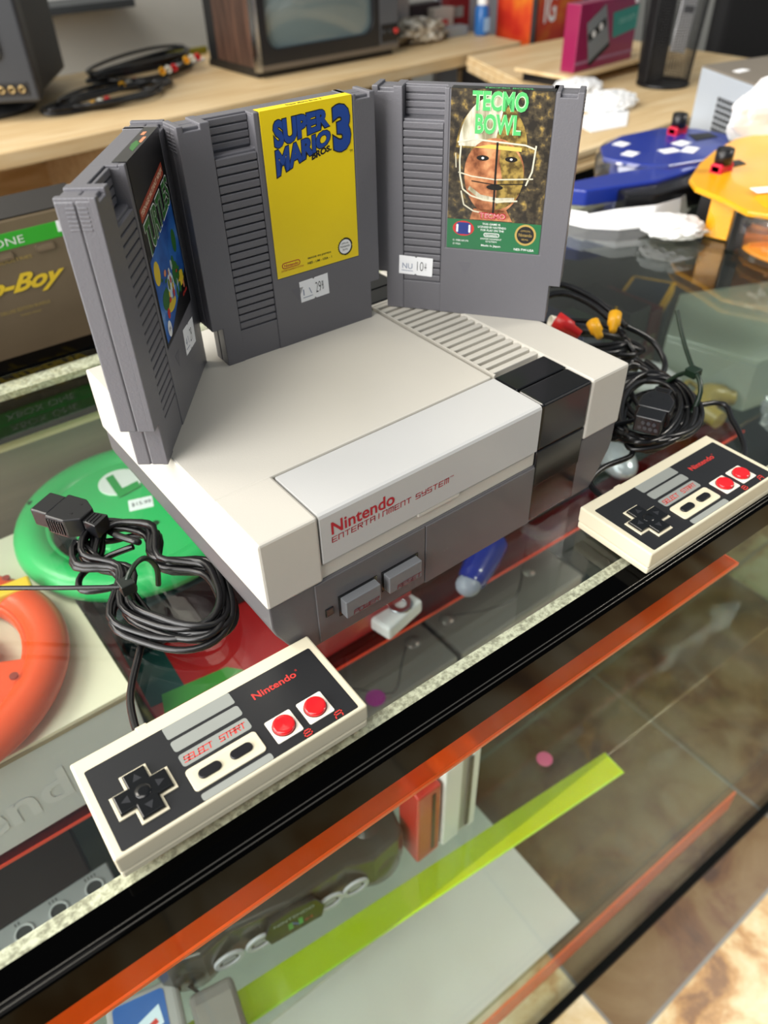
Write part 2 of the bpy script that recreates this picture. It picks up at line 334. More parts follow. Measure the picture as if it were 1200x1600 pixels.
s = MB(); s.box(-600, 725, 146, 184, C(-233.4), C(-231.3), REDA); s.box(-600, 725, 144.6, 146, C(-233.6), C(-231.1), REDE); s.build('acrylic_strip', case, label='red acrylic strip on the upper glass shelf')
T = RZ(-.078)
s = MB(); s.box(-500, 376, 21, 49, C(-458.6), C(-456.4), LIME, T=T); s.box(-500, 376, 19.6, 21, C(-458.8), C(-456.2), LIMEE, T=T); s.box(376, 377, 19.6, 49, C(-458.8), C(-456.2), LIMEE, T=T)
s.build('acrylic_strip', case, label='lime green acrylic strip on the middle glass shelf')
MB().box(-500, 640, -52, -49, C(-764), C(-716), PNK).build('acrylic_strip', case, label='salmon orange acrylic strip along the lowest shelf')
MB().box(-500, 330, -38, 240, C(-721.5), C(-720), HAZE).build('haze_sheet', case, label='pale sheet standing for the reflected haze at the left of the lowest shelf')  # sheet added to imitate brightness mirrored in the front pane

# ============================================================ CONSOLE
con = thing('game_console', 'pale grey and charcoal vintage game console with a front-loading door, standing on the glass counter', 'game console', (0, 0, .6))
CW, CDp, CT = 255.5, 203.5, 88.4
u = MB(); zb = 46.8
u.prism([(0, zb), (0, CT), (181.6, CT), (181.6, zb)], 40.5, CDp, SHELL, 'y', 1.2)                      # rear left body
u.box(0, 32.2, 0, 41.5, zb, CT - .05, SHELL, 1.4); u.box(2, 181.6, 1.6, 60, zb, 56.2, SHELL, .8); u.box(30, 181.6, 6, 60, zb, 80, SHELL)
u.box(223, CW, 0, CDp, zb, CT, SHELL, 1.6); u.box(180, 226, 42, CDp, zb, CT - 5, SHELL)
u.box(93, 122, .2, 4, 55, 57.6, SHELL, .5)
u.build('upper_shell', con)
g = MB(); g.box(184, 185.2, 41, 160, CT - 6, CT - .2, SHELL); g.box(181.6, 223.2, 159, 162, CT - 6, CT - .1, SHELL, .4)
for i in range(17):
    y = 43.5 + i * 7.0
    if y < 158: g.box(184.5, 223, y, y + 4.2, CT - 5.2, CT - .4, SHELL, .5)
g.build('vent_grille', con, label='ribbed vent grille')
d = MB()
prof = [(1.2, 57.2), (0, 58), (0, CT - 2.2), (.7, CT - .7), (2.2, CT), (38.6, CT), (38.6, CT - 6), (8, CT - 8), (8, 57.2)]
d.prism(prof, 33, 181, DOOR, 'x'); door = d.build('cartridge_door', con)
F = on_y(-.12); t = MB()
t.text('Nintendo', NRED, [(39, 73.6), (77.2, 73.2), (77.2, 81.0), (39, 81.4)], F, .018)
t.techno('ENTERTAINMENT', NRED, 39, 69.0, 3.0, 48.5, F, .17, .46, .05); t.techno('SYSTEM', NRED, 91, 69.0, 3.0, 22, F, .17, .46, .05); t.text('TM', NRED, rect(114, 71.4, 116.6, 72.4), F)
t.build('lettering', door, label='red maker lettering')
b = MB()                                                            # the black band
b.box(182, 222.6, 20.6, 38.6, CT - 8, CT + .3, NBLK, .7); b.box(182, 222.6, .3, 20.2, 57, CT + .1, NBLK, 1.6, seg=3); b.box(182, 222.6, .5, 16, 30, 56.6, NBLK, .9); b.box(184, 220, 2, 40, 2.5, 84, NBLK)
b.prism([(182.2, 47), (222.4, 47), (222.4, 3), (182.2, 3)], 1.0, 20, NBLK, 'y', .8); b.build('black_band', con)
MB().box(182, 222.6, 163, CDp, CT - 10, CT, NBLK, 1).box(182, 222.6, 181, 182, CT - .5, CT + .6, NBLK).build('rear_band', con)
l = MB()
side = [(1, 46.6), (1, 32), (2.5, 26), (13, 6), (16, 2), (239.5, 2), (242.5, 6), (253, 26), (254.5, 32), (254.5, 46.6)]
l.prism(side, 1.2, CDp - 2, NGREY, 'y', .9)
l.box(27, 98, .4, 5, 4, 45.8, NGREY, .35); l.box(98.6, 181.8, .2, 5, 3, 45.8, NGREY, .4)
for x, y in ((25, 16), (228, 16), (25, 180), (228, 180)): l.cyl((x, y, -.4), 7, 3, BLK, 20)
low = l.build('lower_shell', con)
def pbtn(x0, x1, word, tx0, tx1):
    q = MB(); q.box(x0, x1, -5, 2, 17.2, 29, BTN, .5); q.box(x0 - 1.4, x1 + 1.2, .05, .6, 15.8, 30.6, NBLK)
    q.techno(word, DKRED, tx0, 18.2, 2.7, tx1 - tx0, on_y(-5.15), .17, .3, .1); return q
pbtn(41, 63.3, 'POWER', 45.5, 61.5).build('power_button', con, label='protruding POWER button'); pbtn(69.2, 91.6, 'RESET', 74.5, 90.5).build('reset_button', con, label='protruding RESET button')
MB().box(31.3, 36.3, -.2, 1, 20.6, 26.2, NBLK, .3).box(32, 35.8, -.5, .2, 21.2, 25.6, mat('unlit_led', '#3a2222', .25), .3).build('power_lamp', con, label='small unlit square indicator')
MB().text('2 P', BTN, rect(112, 20, 115, 21.4), on_y(.1)).build('port_mark', low)

# ============================================================ GAME CARTRIDGES
GW, GH, GT, TN, TI = 119.0, 133.6, 17.0, 24.4, 6.7
def cartridge(name, label, loc, rz, base_mat=CART):
    t = thing(name, label, 'game cartridge', loc, rz, 'game cartridges on the console')
    s = MB(); m = base_mat
    s.prism([(0, TN), (0, GH - 1.2), (18, GH - 1.2), (18, 116.6), (42.6, 116.6), (42.6, GH - 1.2), (GW, GH - 1.2), (GW, TN)], 2.2, 8.35, m, 'y', .6); s.prism([(0, TN), (0, GH - 1.2), (GW, GH - 1.2), (GW, TN)], 8.65, GT, m, 'y', .8)
    s.box(.6, GW - .6, 8, 9, TN + .5, GH - 2, m)
    s.prism([(TI, 0), (TI, TN + 4), (GW - TI, TN + 4), (GW - TI, 0)], 1.6, 8.35, m, 'y', .8); s.prism([(TI, 0), (TI, TN + 4), (GW - TI, TN + 4), (GW - TI, 0)], 8.65, GT - 1.2, m, 'y', .8); s.box(TI + .5, GW - TI - .5, 8, 9, .5, TN, m)
    s.prism([(TI, 0), (TI, TN), (0, TN), (0, GH), (3.6, GH), (3.6, GH - 2.8), (12.6, GH - 2.8), (12.6, GH), (18, GH), (18, 0)], 0, 3, m, 'y', .45)
    s.prism([(45.4, 43.6), (45.4, GH), (42.6, GH), (42.6, 0), (GW - TI, 0), (GW - TI, TN), (GW, TN), (GW, GH), (GW - 3.6, GH), (GW - 3.6, GH - 2.8), (GW - 12.6, GH - 2.8), (GW - 12.6, GH), (104.4, GH), (104.4, 43.6)], 0, 3, m, 'y', .45)
    s.box(45, 105, .35, 3, 43, GH - .4, m)
    for x in (0, GW - 18): s.box(x + .3, x + 3.6, 2, GT, GH - 3, GH, m, .5); s.box(x + 12.6, x + 17.8, 2, GT, GH - 3, GH, m, .5) if x == 0 else s.box(x + 5.4 - 5, x + 5.4, 2, GT, GH - 3, GH, m, .5); 
    s.box(GW - 3.6, GW - .3, 2, GT, GH - 3, GH, m, .5); s.box(42.7, GW - 18, 3, GT - 1, GH - 3, GH - .2, m, .4); s.box(17, 43, 8.7, GT - 1, GH - 3, GH - .2, m, .4)
    s.box(17.8, 42.8, .5, 3, 0, 19.6, m, .4)                                    # lower flat panel
    n = 21; p = (116.2 - 20.6) / n
    for i in range(n): z = 20.6 + i * p; s.box(18.2, 42.4, .35, 3, z, z + p - .9, m, .5)
    for i in range(4): z = 117.8 + i * 3.9; s.box(18.2, 42.4, 6.6, 8.4, z, z + 3.1, m, .4)
    for x in (-.25, GW - .35):
        for i in range(6): s.box(x, x + .6, 4, 8, GH - 13 + i * 1.7, GH - 12.1 + i * 1.7, m, .2); s.box(x, x + .6, 9, 13, GH - 13 + i * 1.7, GH - 12.1 + i * 1.7, m, .2)
    s.build('shell', t)
    MB().prism([(54.2, 35), (62.4, 35), (58.3, 27.2)], -.12, .4, mat('arrow_mark_grey', '#65646a', .5), 'y').build('arrow_mark', t)
    return t
def lab(m): 
    s = MB(); s.box(46.2, 103.6, -.05, .4, 44, GH + .12, m, .05); s.box(46.2, 103.6, -.05, 6.5, GH, GH + .14, m); return s
F = on_y(-.14); F2 = on_y(-.2); F3 = on_y(-.26); F4 = on_y(-.32)
def FT(x, y): return (x, y, GH + .2)
YEL = mat('label_yellow', '#f4d60a', .35, var=.02); BLU = mat('label_blue', '#1c4596', .35)
def sticker(par, x0, z0, x1, z1, big, sup, faint, tilt=0, col=PAPER):
    s = MB(); T = TL((x0 + x1) / 2, 0, (z0 + z1) / 2) @ Matrix.Rotation(tilt, 4, 'Y') @ TL(-(x0 + x1) / 2, 0, -(z0 + z1) / 2)
    w = x1 - x0; h = z1 - z0; o = [(x0, z0), (x0 + w * .46, z0), (x0 + w * .5, z0 + h * .07), (x0 + w * .54, z0), (x1, z0), (x1, z1), (x0 + w * .54, z1), (x0 + w * .5, z1 - h * .07), (x0 + w * .46, z1), (x0, z1)]
    s.flat(o, col, lambda x, z: tuple(T @ Vector((x, -.12, z)))); G = lambda x, z: tuple(T @ Vector((x, -.18, z)))
    s.text(big, INK, rect(x0 + w * .54, z0 + h * .25, x0 + w * .73, z0 + h * .75), G, -.01); 
    if sup: s.text(sup, INK, rect(x0 + w * .76, z0 + h * .3, x0 + w * .82, z0 + h * .72), G)
    gm = mat('faint_stamp', '#7c86a0', .6)
    s.text(faint, gm, rect(x0 + w * .1, z0 + h * .3, x0 + w * .4, z0 + h * .6), G); s.flat(rect(x0 + w * .08, z0 + h * .18, x0 + w * .42, z0 + h * .21), gm, G)
    return s.build('price_sticker', par, label='white price sticker')
# ---- middle cartridge
m3 = cartridge('game_cartridge', 'grey cartridge with a bright yellow label lettered in blue, middle one of the three', (62.7, 150.7, 88.8), -.03)
s = lab(YEL)
s.text('SUPER', INK, [(52.6, 113.8), (88.8, 120.0), (88.8, 130.1), (52.8, 128.6)], F, .085); s.text('SUPER', BLU, [(53.1, 114.3), (88.3, 120.5), (88.3, 129.6), (53.3, 128.1)], F2, .055)
s.text('MARIO', INK, [(52.2, 99.2), (88.6, 111.6), (89, 119.8), (52.6, 114.2)], F, .085); s.text('MARIO', BLU, [(52.7, 100), (88.1, 112), (88.5, 119.4), (53.1, 113.7)], F2, .055)
s.text('3', INK, rect(89.5, 105.6, 102.2, 130.8), F3, .08); s.text('3', BLU, rect(90.1, 106.2, 101.7, 130.2), F4, .055); s.text('BROS.', INK, [(75.3, 104.8), (88.6, 108), (88.6, 111), (75.5, 108.9)], F, .05); s.text('TM', INK, rect(100.6, 104.6, 102.6, 106), F)
s.text('Super Mario Bros. 3', INK, rect(64, 1.6, 86, 4.4), FT, .02)
s.flat(rrect(49.6, 49, 62, 52.6, 1.7), NRED, F); s.flat(rrect(50.1, 49.5, 61.5, 52.1, 1.3), YEL, F2); s.text('Nintendo', NRED, rect(51, 49.9, 60.6, 51.6), F3, .02); s.text('ENTERTAINMENT SYSTEM', NRED, rect(49, 47.4, 64, 48.4), F)
s.text('MADE IN JAPAN', INK, rect(67.4, 50.4, 83.6, 51.8), F, .02); s.text('NES - UM - USA - 1', INK, rect(67, 47.6, 84, 49), F, .02)
s.flat([(94 + (5.4 if i % 2 else 4.8) * math.cos(i * math.pi / 24), 52 + (5.4 if i % 2 else 4.8) * math.sin(i * math.pi / 24)) for i in range(48)], INK, F); s.flat(ring(94, 52, 4.3, 4.3), WHITE, F2)
s.text('OFFICIAL', INK, rect(91.4, 53.6, 96.6, 54.6), F3); s.text('Nintendo', INK, rect(90.6, 51.6, 97.4, 53), F3); s.text('SEAL', INK, rect(92, 49.8, 96, 50.8), F3)
s.build('label', m3, label='yellow title label')
sticker(m3, 60, 25.6, 80.4, 38.8, '29', '98', '1 \\', -.03)
# ---- right cartridge
DIRT = ramp2('dark_gold_print', [(.42, '#2b2722'), (.56, '#4d4434'), (.64, '#8a7443'), (.72, '#b79a52')], 210, .25, detail=9)
tb = cartridge('game_cartridge', 'grey cartridge with a dark helmeted-player label over a green band, rightmost of three', (188.8, 159.2, 88.8), -.929)
s = lab(DIRT); GRN = mat('label_green', '#1f6b40', .3, coat=.2); LG = mat('title_green', '#52b867', .35); LE = mat('title_green_rim', '#b9e8b0', .35)
s.box(46.2, 103.6, -.05, 6.6, GH + .05, GH + .16, mat('label_top_black', '#101010', .3)); s.text('TECMO BOWL', LG, rect(64, 1.8, 92, 4.6), FT, .03)
s.flat(rect(46.2, 44, 103.6, 62), GRN, F)
SK = ramp2('printed_skin', [(.35, '#6e3c22'), (.5, '#b0714a'), (.65, '#d59b6c')], 120, .3, detail=6); HEL = ramp2('printed_helmet', [(.4, '#8f8768'), (.6, '#e4dfca')], 160, .3, (1, 1, .25)); MSK = mat('printed_mask', '#d9d3ba', .3); SHD = mat('print_near_black', '#161310', .3); GLD = ramp2('printed_gold_dirt', [(.4, '#54431f'), (.6, '#a48a45')], 260, .3, detail=8)
s.flat([(73 + 22 * math.cos(a) - (1 if math.cos(a) < 0 else 4), 103 + 26 * math.sin(a)) for a in [i * math.pi / 20 for i in range(21)]], GLD, F)
s.flat([(73 - 21.5 * math.cos(a), 104 + 27 * math.sin(a)) for a in [i * math.pi / 30 for i in range(18)]] + [(72, 104)], HEL, F2)
s.flat([(73 + 17.5 * math.cos(a), 90 + (24 if math.sin(a) < 0 else 19) * math.sin(a)) for a in [i * math.pi / 24 for i in range(48)]], SK, F3)
s.flat([(74 + 16.5 * math.cos(a), 88 + 19 * math.sin(a)) for a in [-1.5 + i * 3.0 / 14 for i in range(15)]] + [(76, 104), (75, 75)], GLD, F4)
F5 = on_y(-.38); F6 = on_y(-.44)
for x in (66, 82.5): s.flat(ring(x, 98, 3.6, 1.5, 16), SHD, F5); s.flat(ring(x, 98, .8, .6, 12), WHITE, F6)
s.flat([(58, 80), (66, 74.5), (76, 73), (86, 75), (86, 76.8), (76, 76), (66, 77.4), (59, 82)], HEL, F5); s.flat([(60, 103.5), (70, 105.5), (88, 104.6), (88, 102.4), (70, 103.2)], mat('printed_brow_pad', '#d8b95a', .4), F5)
s.flat([(71, 96), (76, 96), (78, 87), (69, 87)], SK, F5); s.flat(ring(74, 82, 5, 1.6, 16), SHD, F5); s.flat([(62, 69), (82, 69), (86, 62.5), (60, 62.5)], SK, F3)
def bar(pts, w, m, F, s=s):
    for a, b in zip(pts[:-1], pts[1:]):
        a = Vector(a); b = Vector(b); d = (b - a).normalized(); n = Vector((-d.y, d.x)) * w / 2; s.flat([a + n, a - n, b - n, b + n], m, F)
bar([(53, 105), (52.5, 96), (53, 88), (55, 80), (60, 76.5), (68, 74.4), (77, 74), (88, 75)], .9, MSK, F6); bar([(51, 106), (60, 108), (74, 107), (90, 106), (96, 104)], .9, MSK, F6)
bar([(52, 89.5), (60, 87.6), (74, 86.4), (96, 88)], .7, MSK, F6); bar([(54, 79), (56, 71), (62, 67.6), (73, 66)], .8, MSK, F6); bar([(74, 107), (74, 66)], 1.2, SHD, F6); bar([(60, 85), (74, 83.5), (92, 85)], .6, SHD, F6); bar([(96, 106), (95, 92), (92, 84)], .9, MSK, F6); bar([(50, 100), (50.5, 92)], .5, MSK, F6)
for w, qd in (('TECMO', rect(58.4, 122.8, 89.6, 133)), ('BOWL', rect(60.6, 110.8, 86.6, 121.4))): s.text(w, LE, qd, on_y(-.5), .06); s.text(w, LG, qd, on_y(-.56), .03)
s.text('TECMO', NRED, rect(65.6, 63.4, 82, 67.2), on_y(-.5), .05); s.text('TECMO', mat('pink_print', '#e5a0a4', .4), rect(66.2, 63.9, 81.4, 66.7), on_y(-.56), -.005)
s.flat(ring(56.4, 56.6, 6.6, 4.6), PRED, F2); s.flat(rrect(51.6, 53, 61.2, 60.2, 2.4), mat('ball_blue', '#24357f', .35), F3); s.flat(rrect(52.0, 54.2, 53.2, 59, .5), WHITE, F4); s.flat(rrect(59.6, 54.2, 60.8, 59, .5), WHITE, F4)
s.flat(ring(94.6, 55.2, 6.4, 6.4), mat('seal_gold', '#b99c55', .35), F2); s.flat(ring(94.6, 55.2, 5.2, 5.2), INK, F3); s.text('Nintendo', mat('seal_gold', '#b99c55', .35), rect(90.6, 54.2, 98.6, 56.2), F4); s.text('OFFICIAL', mat('seal_gold', '#b99c55', .35), rect(91.6, 57.2, 97.6, 58.2), F4); s.text('SEAL', mat('seal_gold', '#b99c55', .35), rect(92.4, 52, 96.8, 53), F4)
for i, w in enumerate(('THIS GAME IS', 'LICENSED BY NINTENDO', 'FOR PLAY ON THE')): s.text(w, WHITE, rect((68, 65.4, 67.2)[i], 59.6 - i * 1.9, (79, 82.6, 81.4)[i], 60.8 - i * 1.9), F2, .01)
s.flat(rrect(69.2, 52.4, 78.8, 54.8, 1.1), WHITE, F2); s.flat(rrect(69.6, 52.8, 78.4, 54.4, .8), GRN, F3); s.text('Nintendo', WHITE, rect(70.4, 53, 77.6, 54.2), F4, .01)
s.text('ENTERTAINMENT', WHITE, rect(67.4, 50.6, 80.4, 51.6), F2); s.text('SYSTEM', WHITE, rect(70.6, 49, 77.4, 50), F2); s.text('Made in Japan', WHITE, rect(68, 46, 80, 47.6), F2, .01)
s.text('© 1988 NFLPA', WHITE, rect(50, 48.4, 60, 49.6), F2); s.text('© MSA', WHITE, rect(50, 46.2, 55, 47.4), F2); s.text('NES-TW-USA', WHITE, rect(88.4, 45.4, 100.6, 46.8), F2, .01)
s.build('label', tb, label='dark football label with green band')
sticker(tb, 15.2, 23.8, 37.4, 36, '10', '44', 'NU', .03)
# ---- left cartridge
tm = cartridge('game_cartridge', 'grey cartridge seen edge-on with a black label and blue picture, leftmost of the three', (-7.4, 76.8, 88.8), .904)
LBK = mat('label_black', '#0b0b0c', .3, coat=.2); s = lab(LBK); SKY = ramp2('printed_blue_sky', [(.35, '#123a86'), (.6, '#2f6fc0'), (.75, '#9fc4e8')], 45, .3, detail=4)
GNP = mat('printed_leaf_green', '#2f6b2c', .35); OR = mat('printed_orange', '#d98a62', .4); YP = mat('printed_yellow', '#e3c430', .35)
bn = [(48.5, 106), (97, 113.5), (97, 119.5), (48.5, 112)]; s.flat(bn, mat('banner_rust', '#a8452f', .35), F); s.text('TEENAGE MUTANT NINJA', mat('banner_letters', '#f0cdb0', .4), [(50, 107.4), (95.5, 114.6), (95.5, 118), (50, 110.6)], F2, .03)
s.text('TURTLES', WHITE, [(49.4, 88), (100.5, 99), (101, 113.2), (49, 105.4)], F2, .05); s.text('TURTLES', GNP, [(49.8, 88.6), (100, 99.6), (100.4, 112.6), (49.5, 104.8)], F3, .03)
s.flat([(47.4, 88), (58, 90), (70, 94), (101, 100), (102.5, 63), (80, 56), (58, 46.5), (47.4, 46)], SKY, F)
rr = random.Random(3)
for x, z, a, b_, mm in ((54, 80, 5, 6, YP), (92, 82, 4, 6, GNP), (60, 64, 7, 5, GNP), (72, 66, 6, 7, mat('printed_pale_cloud', '#cfe0e6', .4)), (84, 68, 6, 6, GNP), (92, 62, 6, 4, YP), (68, 58, 8, 3, YP)): s.flat(ring(x, z, a, b_, 14), mm, F2)
for i in range(34):
    x = rr.uniform(52, 97); z = rr.uniform(57, 76); s.flat(ring(x, z, rr.uniform(.8, 2.6), rr.uniform(.8, 3.2), 7, rr.random()), rr.choice([GNP, GNP, YP, PRED, OR, mat('printed_pale_cloud', '#cfe0e6', .4), SKY]), F3)
s.flat(ring(55.5, 50.4, 3.4, 4.2), WHITE, F2); s.text('SEAL', INK, rect(53.6, 49.6, 57.4, 51.4), F3); s.text('KONAMI', PRED, rect(90, 52, 99, 54), F2, .02)
s.flat([(62, 1.4), (76, 1.4), (80, 4.4), (74, 5), (66, 4)], GNP, FT); s.flat(rect(76, 1, 86, 2.6), OR, FT); s.flat(rect(89, 3, 95, 4.8), OR, FT)
s.build('label', tm, label='black title label with blue picture')
sticker(tm, 75, 23, 98, 37.5, '29', '', '4 \\', .12)

# ============================================================ CONTROLLERS
def controller(label, loc, rz):
    t = thing('game_controller', label, 'game controller', loc, rz, 'cream and black game controllers'); w, d, h = 123.8, 53.8, 16.4
    s = MB(); s.box(0, w, 0, d, 5.4, h, CREAM, 1.1, seg=3); s.box(.2, w - .2, .2, d - .2, 0, 5.1, CREAM, 1.2); s.box(.8, w - .8, .8, d - .8, 4.6, 6, CREAM); s.box(30.5, 36.5, d - 4, d + .6, 5, h + .05, CREAM, .8)
    s.build('case', t)
    p = MB(); p.bm(slab([rrect(4, 1.6, 119.8, 46, 1.0)], h - .1, h + .15), FACE)
    G = on_z(h + .2); G2 = on_z(h + .26); G3 = on_z(h + .3)
    for y0, y1 in ((38.6, 46), (30.6, 37), (21.6, 28.6)): p.flat(rrect(40.4, y0, 74.6, y1, 1.5 if y0 < 38 else 1.0), BARG, G)
    p.flat(rrect(40.4, 1.6, 74.6, 5.4, 1.2), BARG, G)
    p.techno('SELECT', PRED, 42, 23.6, 2.9, 13.4, G2, .18, .3, .2); p.techno('START', PRED, 59.4, 23.6, 2.9, 12.6, G2, .18, .3, .2)
    p.text('Nintendo', PRED, rect(82.6, 34.2, 106, 38.2), G2, .018); p.text('®', PRED, rect(106.6, 37.2, 107.8, 38.4), G2)
    p.techno('B', PRED, 91.4, 2.5, 3.0, 3.6, G2, .2); p.techno('A', PRED, 108.0, 2.5, 3.0, 3.6, G2, .2)
    p.build('face_plate', t, label='black face plate with grey bars and red lettering')
    q = MB(); q.bm(slab([rrect(39.8, 7.4, 74, 19.2, 1.6)], h, h + .9, .3), CREAM); q.bm(slab([rrect(42, 9.4, 71.8, 17.2, 1.2)], h + .5, h + .95), mat('recess_cream', '#cfc8ad', .45)); q.build('button_bezel', t)
    for name, x in (('select_button', 49), ('start_button', 64.4)):
        MB().bm(slab([rrect(x - 4.9, 11.2, x + 4.9, 15.2, 1.95)], h + .4, h + 1.9, .5), BLK).build(name, t)
    for name, x in (('b_button', 86.3), ('a_button', 103.2)):
        q = MB(); q.bm(slab([rrect(x - 6.6, 6.7, x + 6.6, 20.1, .8)], h, h + .5, .1), mat('button_square_white', '#e6e1d2', .4)); q.bm(slab([ring(x, 13.4, 5.6, 5.6)], h + .3, h + .6), INK); f = q.build(name, t)
        r = MB(); r.lathe([(5.25, h + .3), (5.25, h + 2.0), (4.9, h + 2.5), (3.6, h + 2.35), (0, h + 2.15)], REDB, (x, 13.4, 0)); r.build('red_cap', f, label='round red button cap')
    def cross(a, wd): return [(21.4 + x, 20.4 + y) for x, y in ((-wd, -a), (wd, -a), (wd, -wd), (a, -wd), (a, wd), (wd, wd), (wd, a), (-wd, a), (-wd, wd), (-a, wd), (-a, -wd), (-wd, -wd))]
    q = MB(); q.bm(slab([cross(13.0, 5.9), cross(11.9, 4.9)], h, h + .9, .25), CREAM); q.build('cross_bezel', t)
    q = MB(); q.bm(slab([cross(11.2, 4.3)], h - .2, h + 2.6, .7), mat('cross_black', '#0e0f10', .22)); q.lathe([(3.6, h + 2.5), (3.4, h + 2.9), (0, h + 2.1)], mat('cross_black', '#0e0f10', .22), (21.4, 20.4, 0))
    for i in range(4):
        T = TL(21.4, 20.4, 0) @ RZ(i * math.pi / 2); q.flat([(-2, 6.2), (2, 6.2), (0, 9.8)], mat('cross_arrow', '#2a2b2e', .3), lambda x, y, T=T: tuple(T @ Vector((x, y, h + 2.68))))
    q.build('direction_pad', t, label='black cross-shaped pad')
    return t
c1 = controller('cream and black game controller lying on the near left of the counter edge', (-106.4, -50.9, 1.0), -.027)
c2 = controller('cream and black game controller lying at the right, its corner past the frame', (203.2, -73.2, 1.0), -.021)

# ============================================================ CORDS
def loops(mb, c, a, b, ang, n, r, seed, pinch=None, z0=2, dz=1.7, start=0, pts_before=(), pts_after=(), m=CORD, jit=.12):
    R = random.Random(seed); pts = list(pts_before); k = 14
    for j in range(n):
        ja = a * (1 + R.uniform(-jit, jit)); jb = b * (1 + R.uniform(-jit * 1.8, jit * 1.2)); cx = R.uniform(-.06, .06) * a; cy = R.uniform(-.12, .12) * b; za = z0 + dz * R.uniform(0, n * .62)
        for i in range(k):
            th = start + 2 * math.pi * i / k; x = cx + ja * math.cos(th); y = cy + jb * math.sin(th)
            if pinch is not None:
                d = abs(x - pinch[0]); f = min(1, .28 + (d / pinch[1]) ** 1.5); y *= f
            z = za + 2.2 * math.sin(th * 2 + j) + 1.5
            z = max(r + .3, z); pts.append((c[0] + x * math.cos(ang) - y * math.sin(ang), c[1] + x * math.sin(ang) + y * math.cos(ang), z))
    pts += list(pts_after); mb.tube(pts, r, m, 10, sub=4); return mb
def connector(par_name, parent, T, ports=False):
    """seven-pin controller plug: body, ribbed grips and stepped strain relief along +x"""
    P = mat('connector_black', '#141518', .3); s = MB()
    s.box(0, 13, -9, 9, 0, 12.5, P, .9, T=T); s.prism([(13, -11), (27, -11), (36, -5.5), (36, 5.5), (27, 11), (13, 11)], -.6, 13.2, P, 'z', .9, T=T)
    for i in range(7): s.box(13.4 + i * 1.9, 14.4 + i * 1.9, -11.7, 11.7, 1.5, 11, P, .2, T=T)
    s.prism([(34, -4.5), (46, -6), (46, 6), (34, 4.5)], 1, 11, P, 'z', .6, T=T)
    for i in range(3): s.box(37.4 + i * 2.4, 38.4 + i * 2.4, -4, 4, 10.6, 11.5, BLK, .1, T=T)
    for q in (-4, 5): s.box(26, 28, q, q + 1.2, 13, 13.4, BLK, T=T)
    if ports:
        for i in range(4): s.cyl((-.35, -6 + i * 3.6 if i < 4 else 0, 4), 1.3, .5, mat('pin_grey', '#3c4046', .3), 10, axis='x', T=T)
        for i in range(3): s.cyl((-.35, -4.2 + i * 3.6, 8), 1.3, .5, mat('pin_grey', '#3c4046', .3), 10, axis='x', T=T)
    return s.build(par_name, parent)
DG = mat('dark_green_tie', '#0f2416', .35)
k1 = thing('controller_cord', 'coiled black controller cord with its plug, left of the console', 'cord', (0, 0, 0), group='coiled controller cords')
k1['group'] = 'coiled controller cords'
s = MB(); loops(s, (-22, 96), 55, 30, 1.72, 9, 1.95, 5, (12, 24), 2, 2.0, start=.4, pts_before=[(-72.5, 6, 7), (-72, 14, 5), (-66, 34, 3), (-50, 58, 3), (-36, 76, 6)], pts_after=[(-20, 118, 20), (-26, 128, 20), (-28, 134, 19)])
s.tube([(-31, 106, 6), (-46, 112, 3), (-58, 120, 3), (-54, 132, 3), (-38, 134, 6), (-22, 126, 12)], 1.95, CORD, 10); s.build('cord', k1)
connector('plug', k1, TL(-53, 186, 13) @ RZ(-1.06))
s = MB(); s.tube([(-40, 82, 6), (-41, 84, 24), (-34, 89, 30), (-25, 94, 28), (-20, 96, 16), (-22, 95, 4)], [1.6], DG, 6); s.box(-45, -37, 80, 88, 21, 28, mat('tie_head', '#1d221f', .3), .6)
s.build('cable_tie', k1, label='dark green cable tie around the coil')
MB().tube([(-120, 146, 22), (-96, 128, 23), (-70, 106, 24), (-43, 85, 24)], 1.3, BLK, 6).build('tie_tail', k1, label='long black tail of the cable tie')
k2 = thing('controller_cord', 'coiled black controller cord with its plug, right of the console behind the right controller', 'cord', (0, 0, 0), group='coiled controller cords')
s = MB(); loops(s, (333, 27), 48, 30, .5, 10, 2.0, 11, None, 2, 1.9, start=3, jit=.2, pts_before=[(236, -20, 3), (238, -8, 3), (244, 4, 3), (262, 8, 4), (285, 4, 5)], pts_after=[(380, 5, 9), (376, -14, 5), (360, -34, 3), (344, -44, 3), (322, -50, 3)])
loops(s, (350, 40), 44, 22, .9, 4, 2.0, 12, None, 6, 1.8, jit=.2); s.build('cord', k2)
connector('plug', k2, TL(293, 2, 21) @ RZ(.42), True)
s = MB(); s.tube([(372, 22, 30), (388, 44, 38), (404, 66, 52)], [1.6], DG, 6); s.tube([(354, 6, 8), (362, 8, 24), (370, 20, 31), (372, 34, 22), (366, 46, 6)], 1.8, DG, 6); s.box(367, 376, 18, 27, 27, 33, DG, .6); s.build('cable_tie', k2, label='dark green cable tie sticking up')
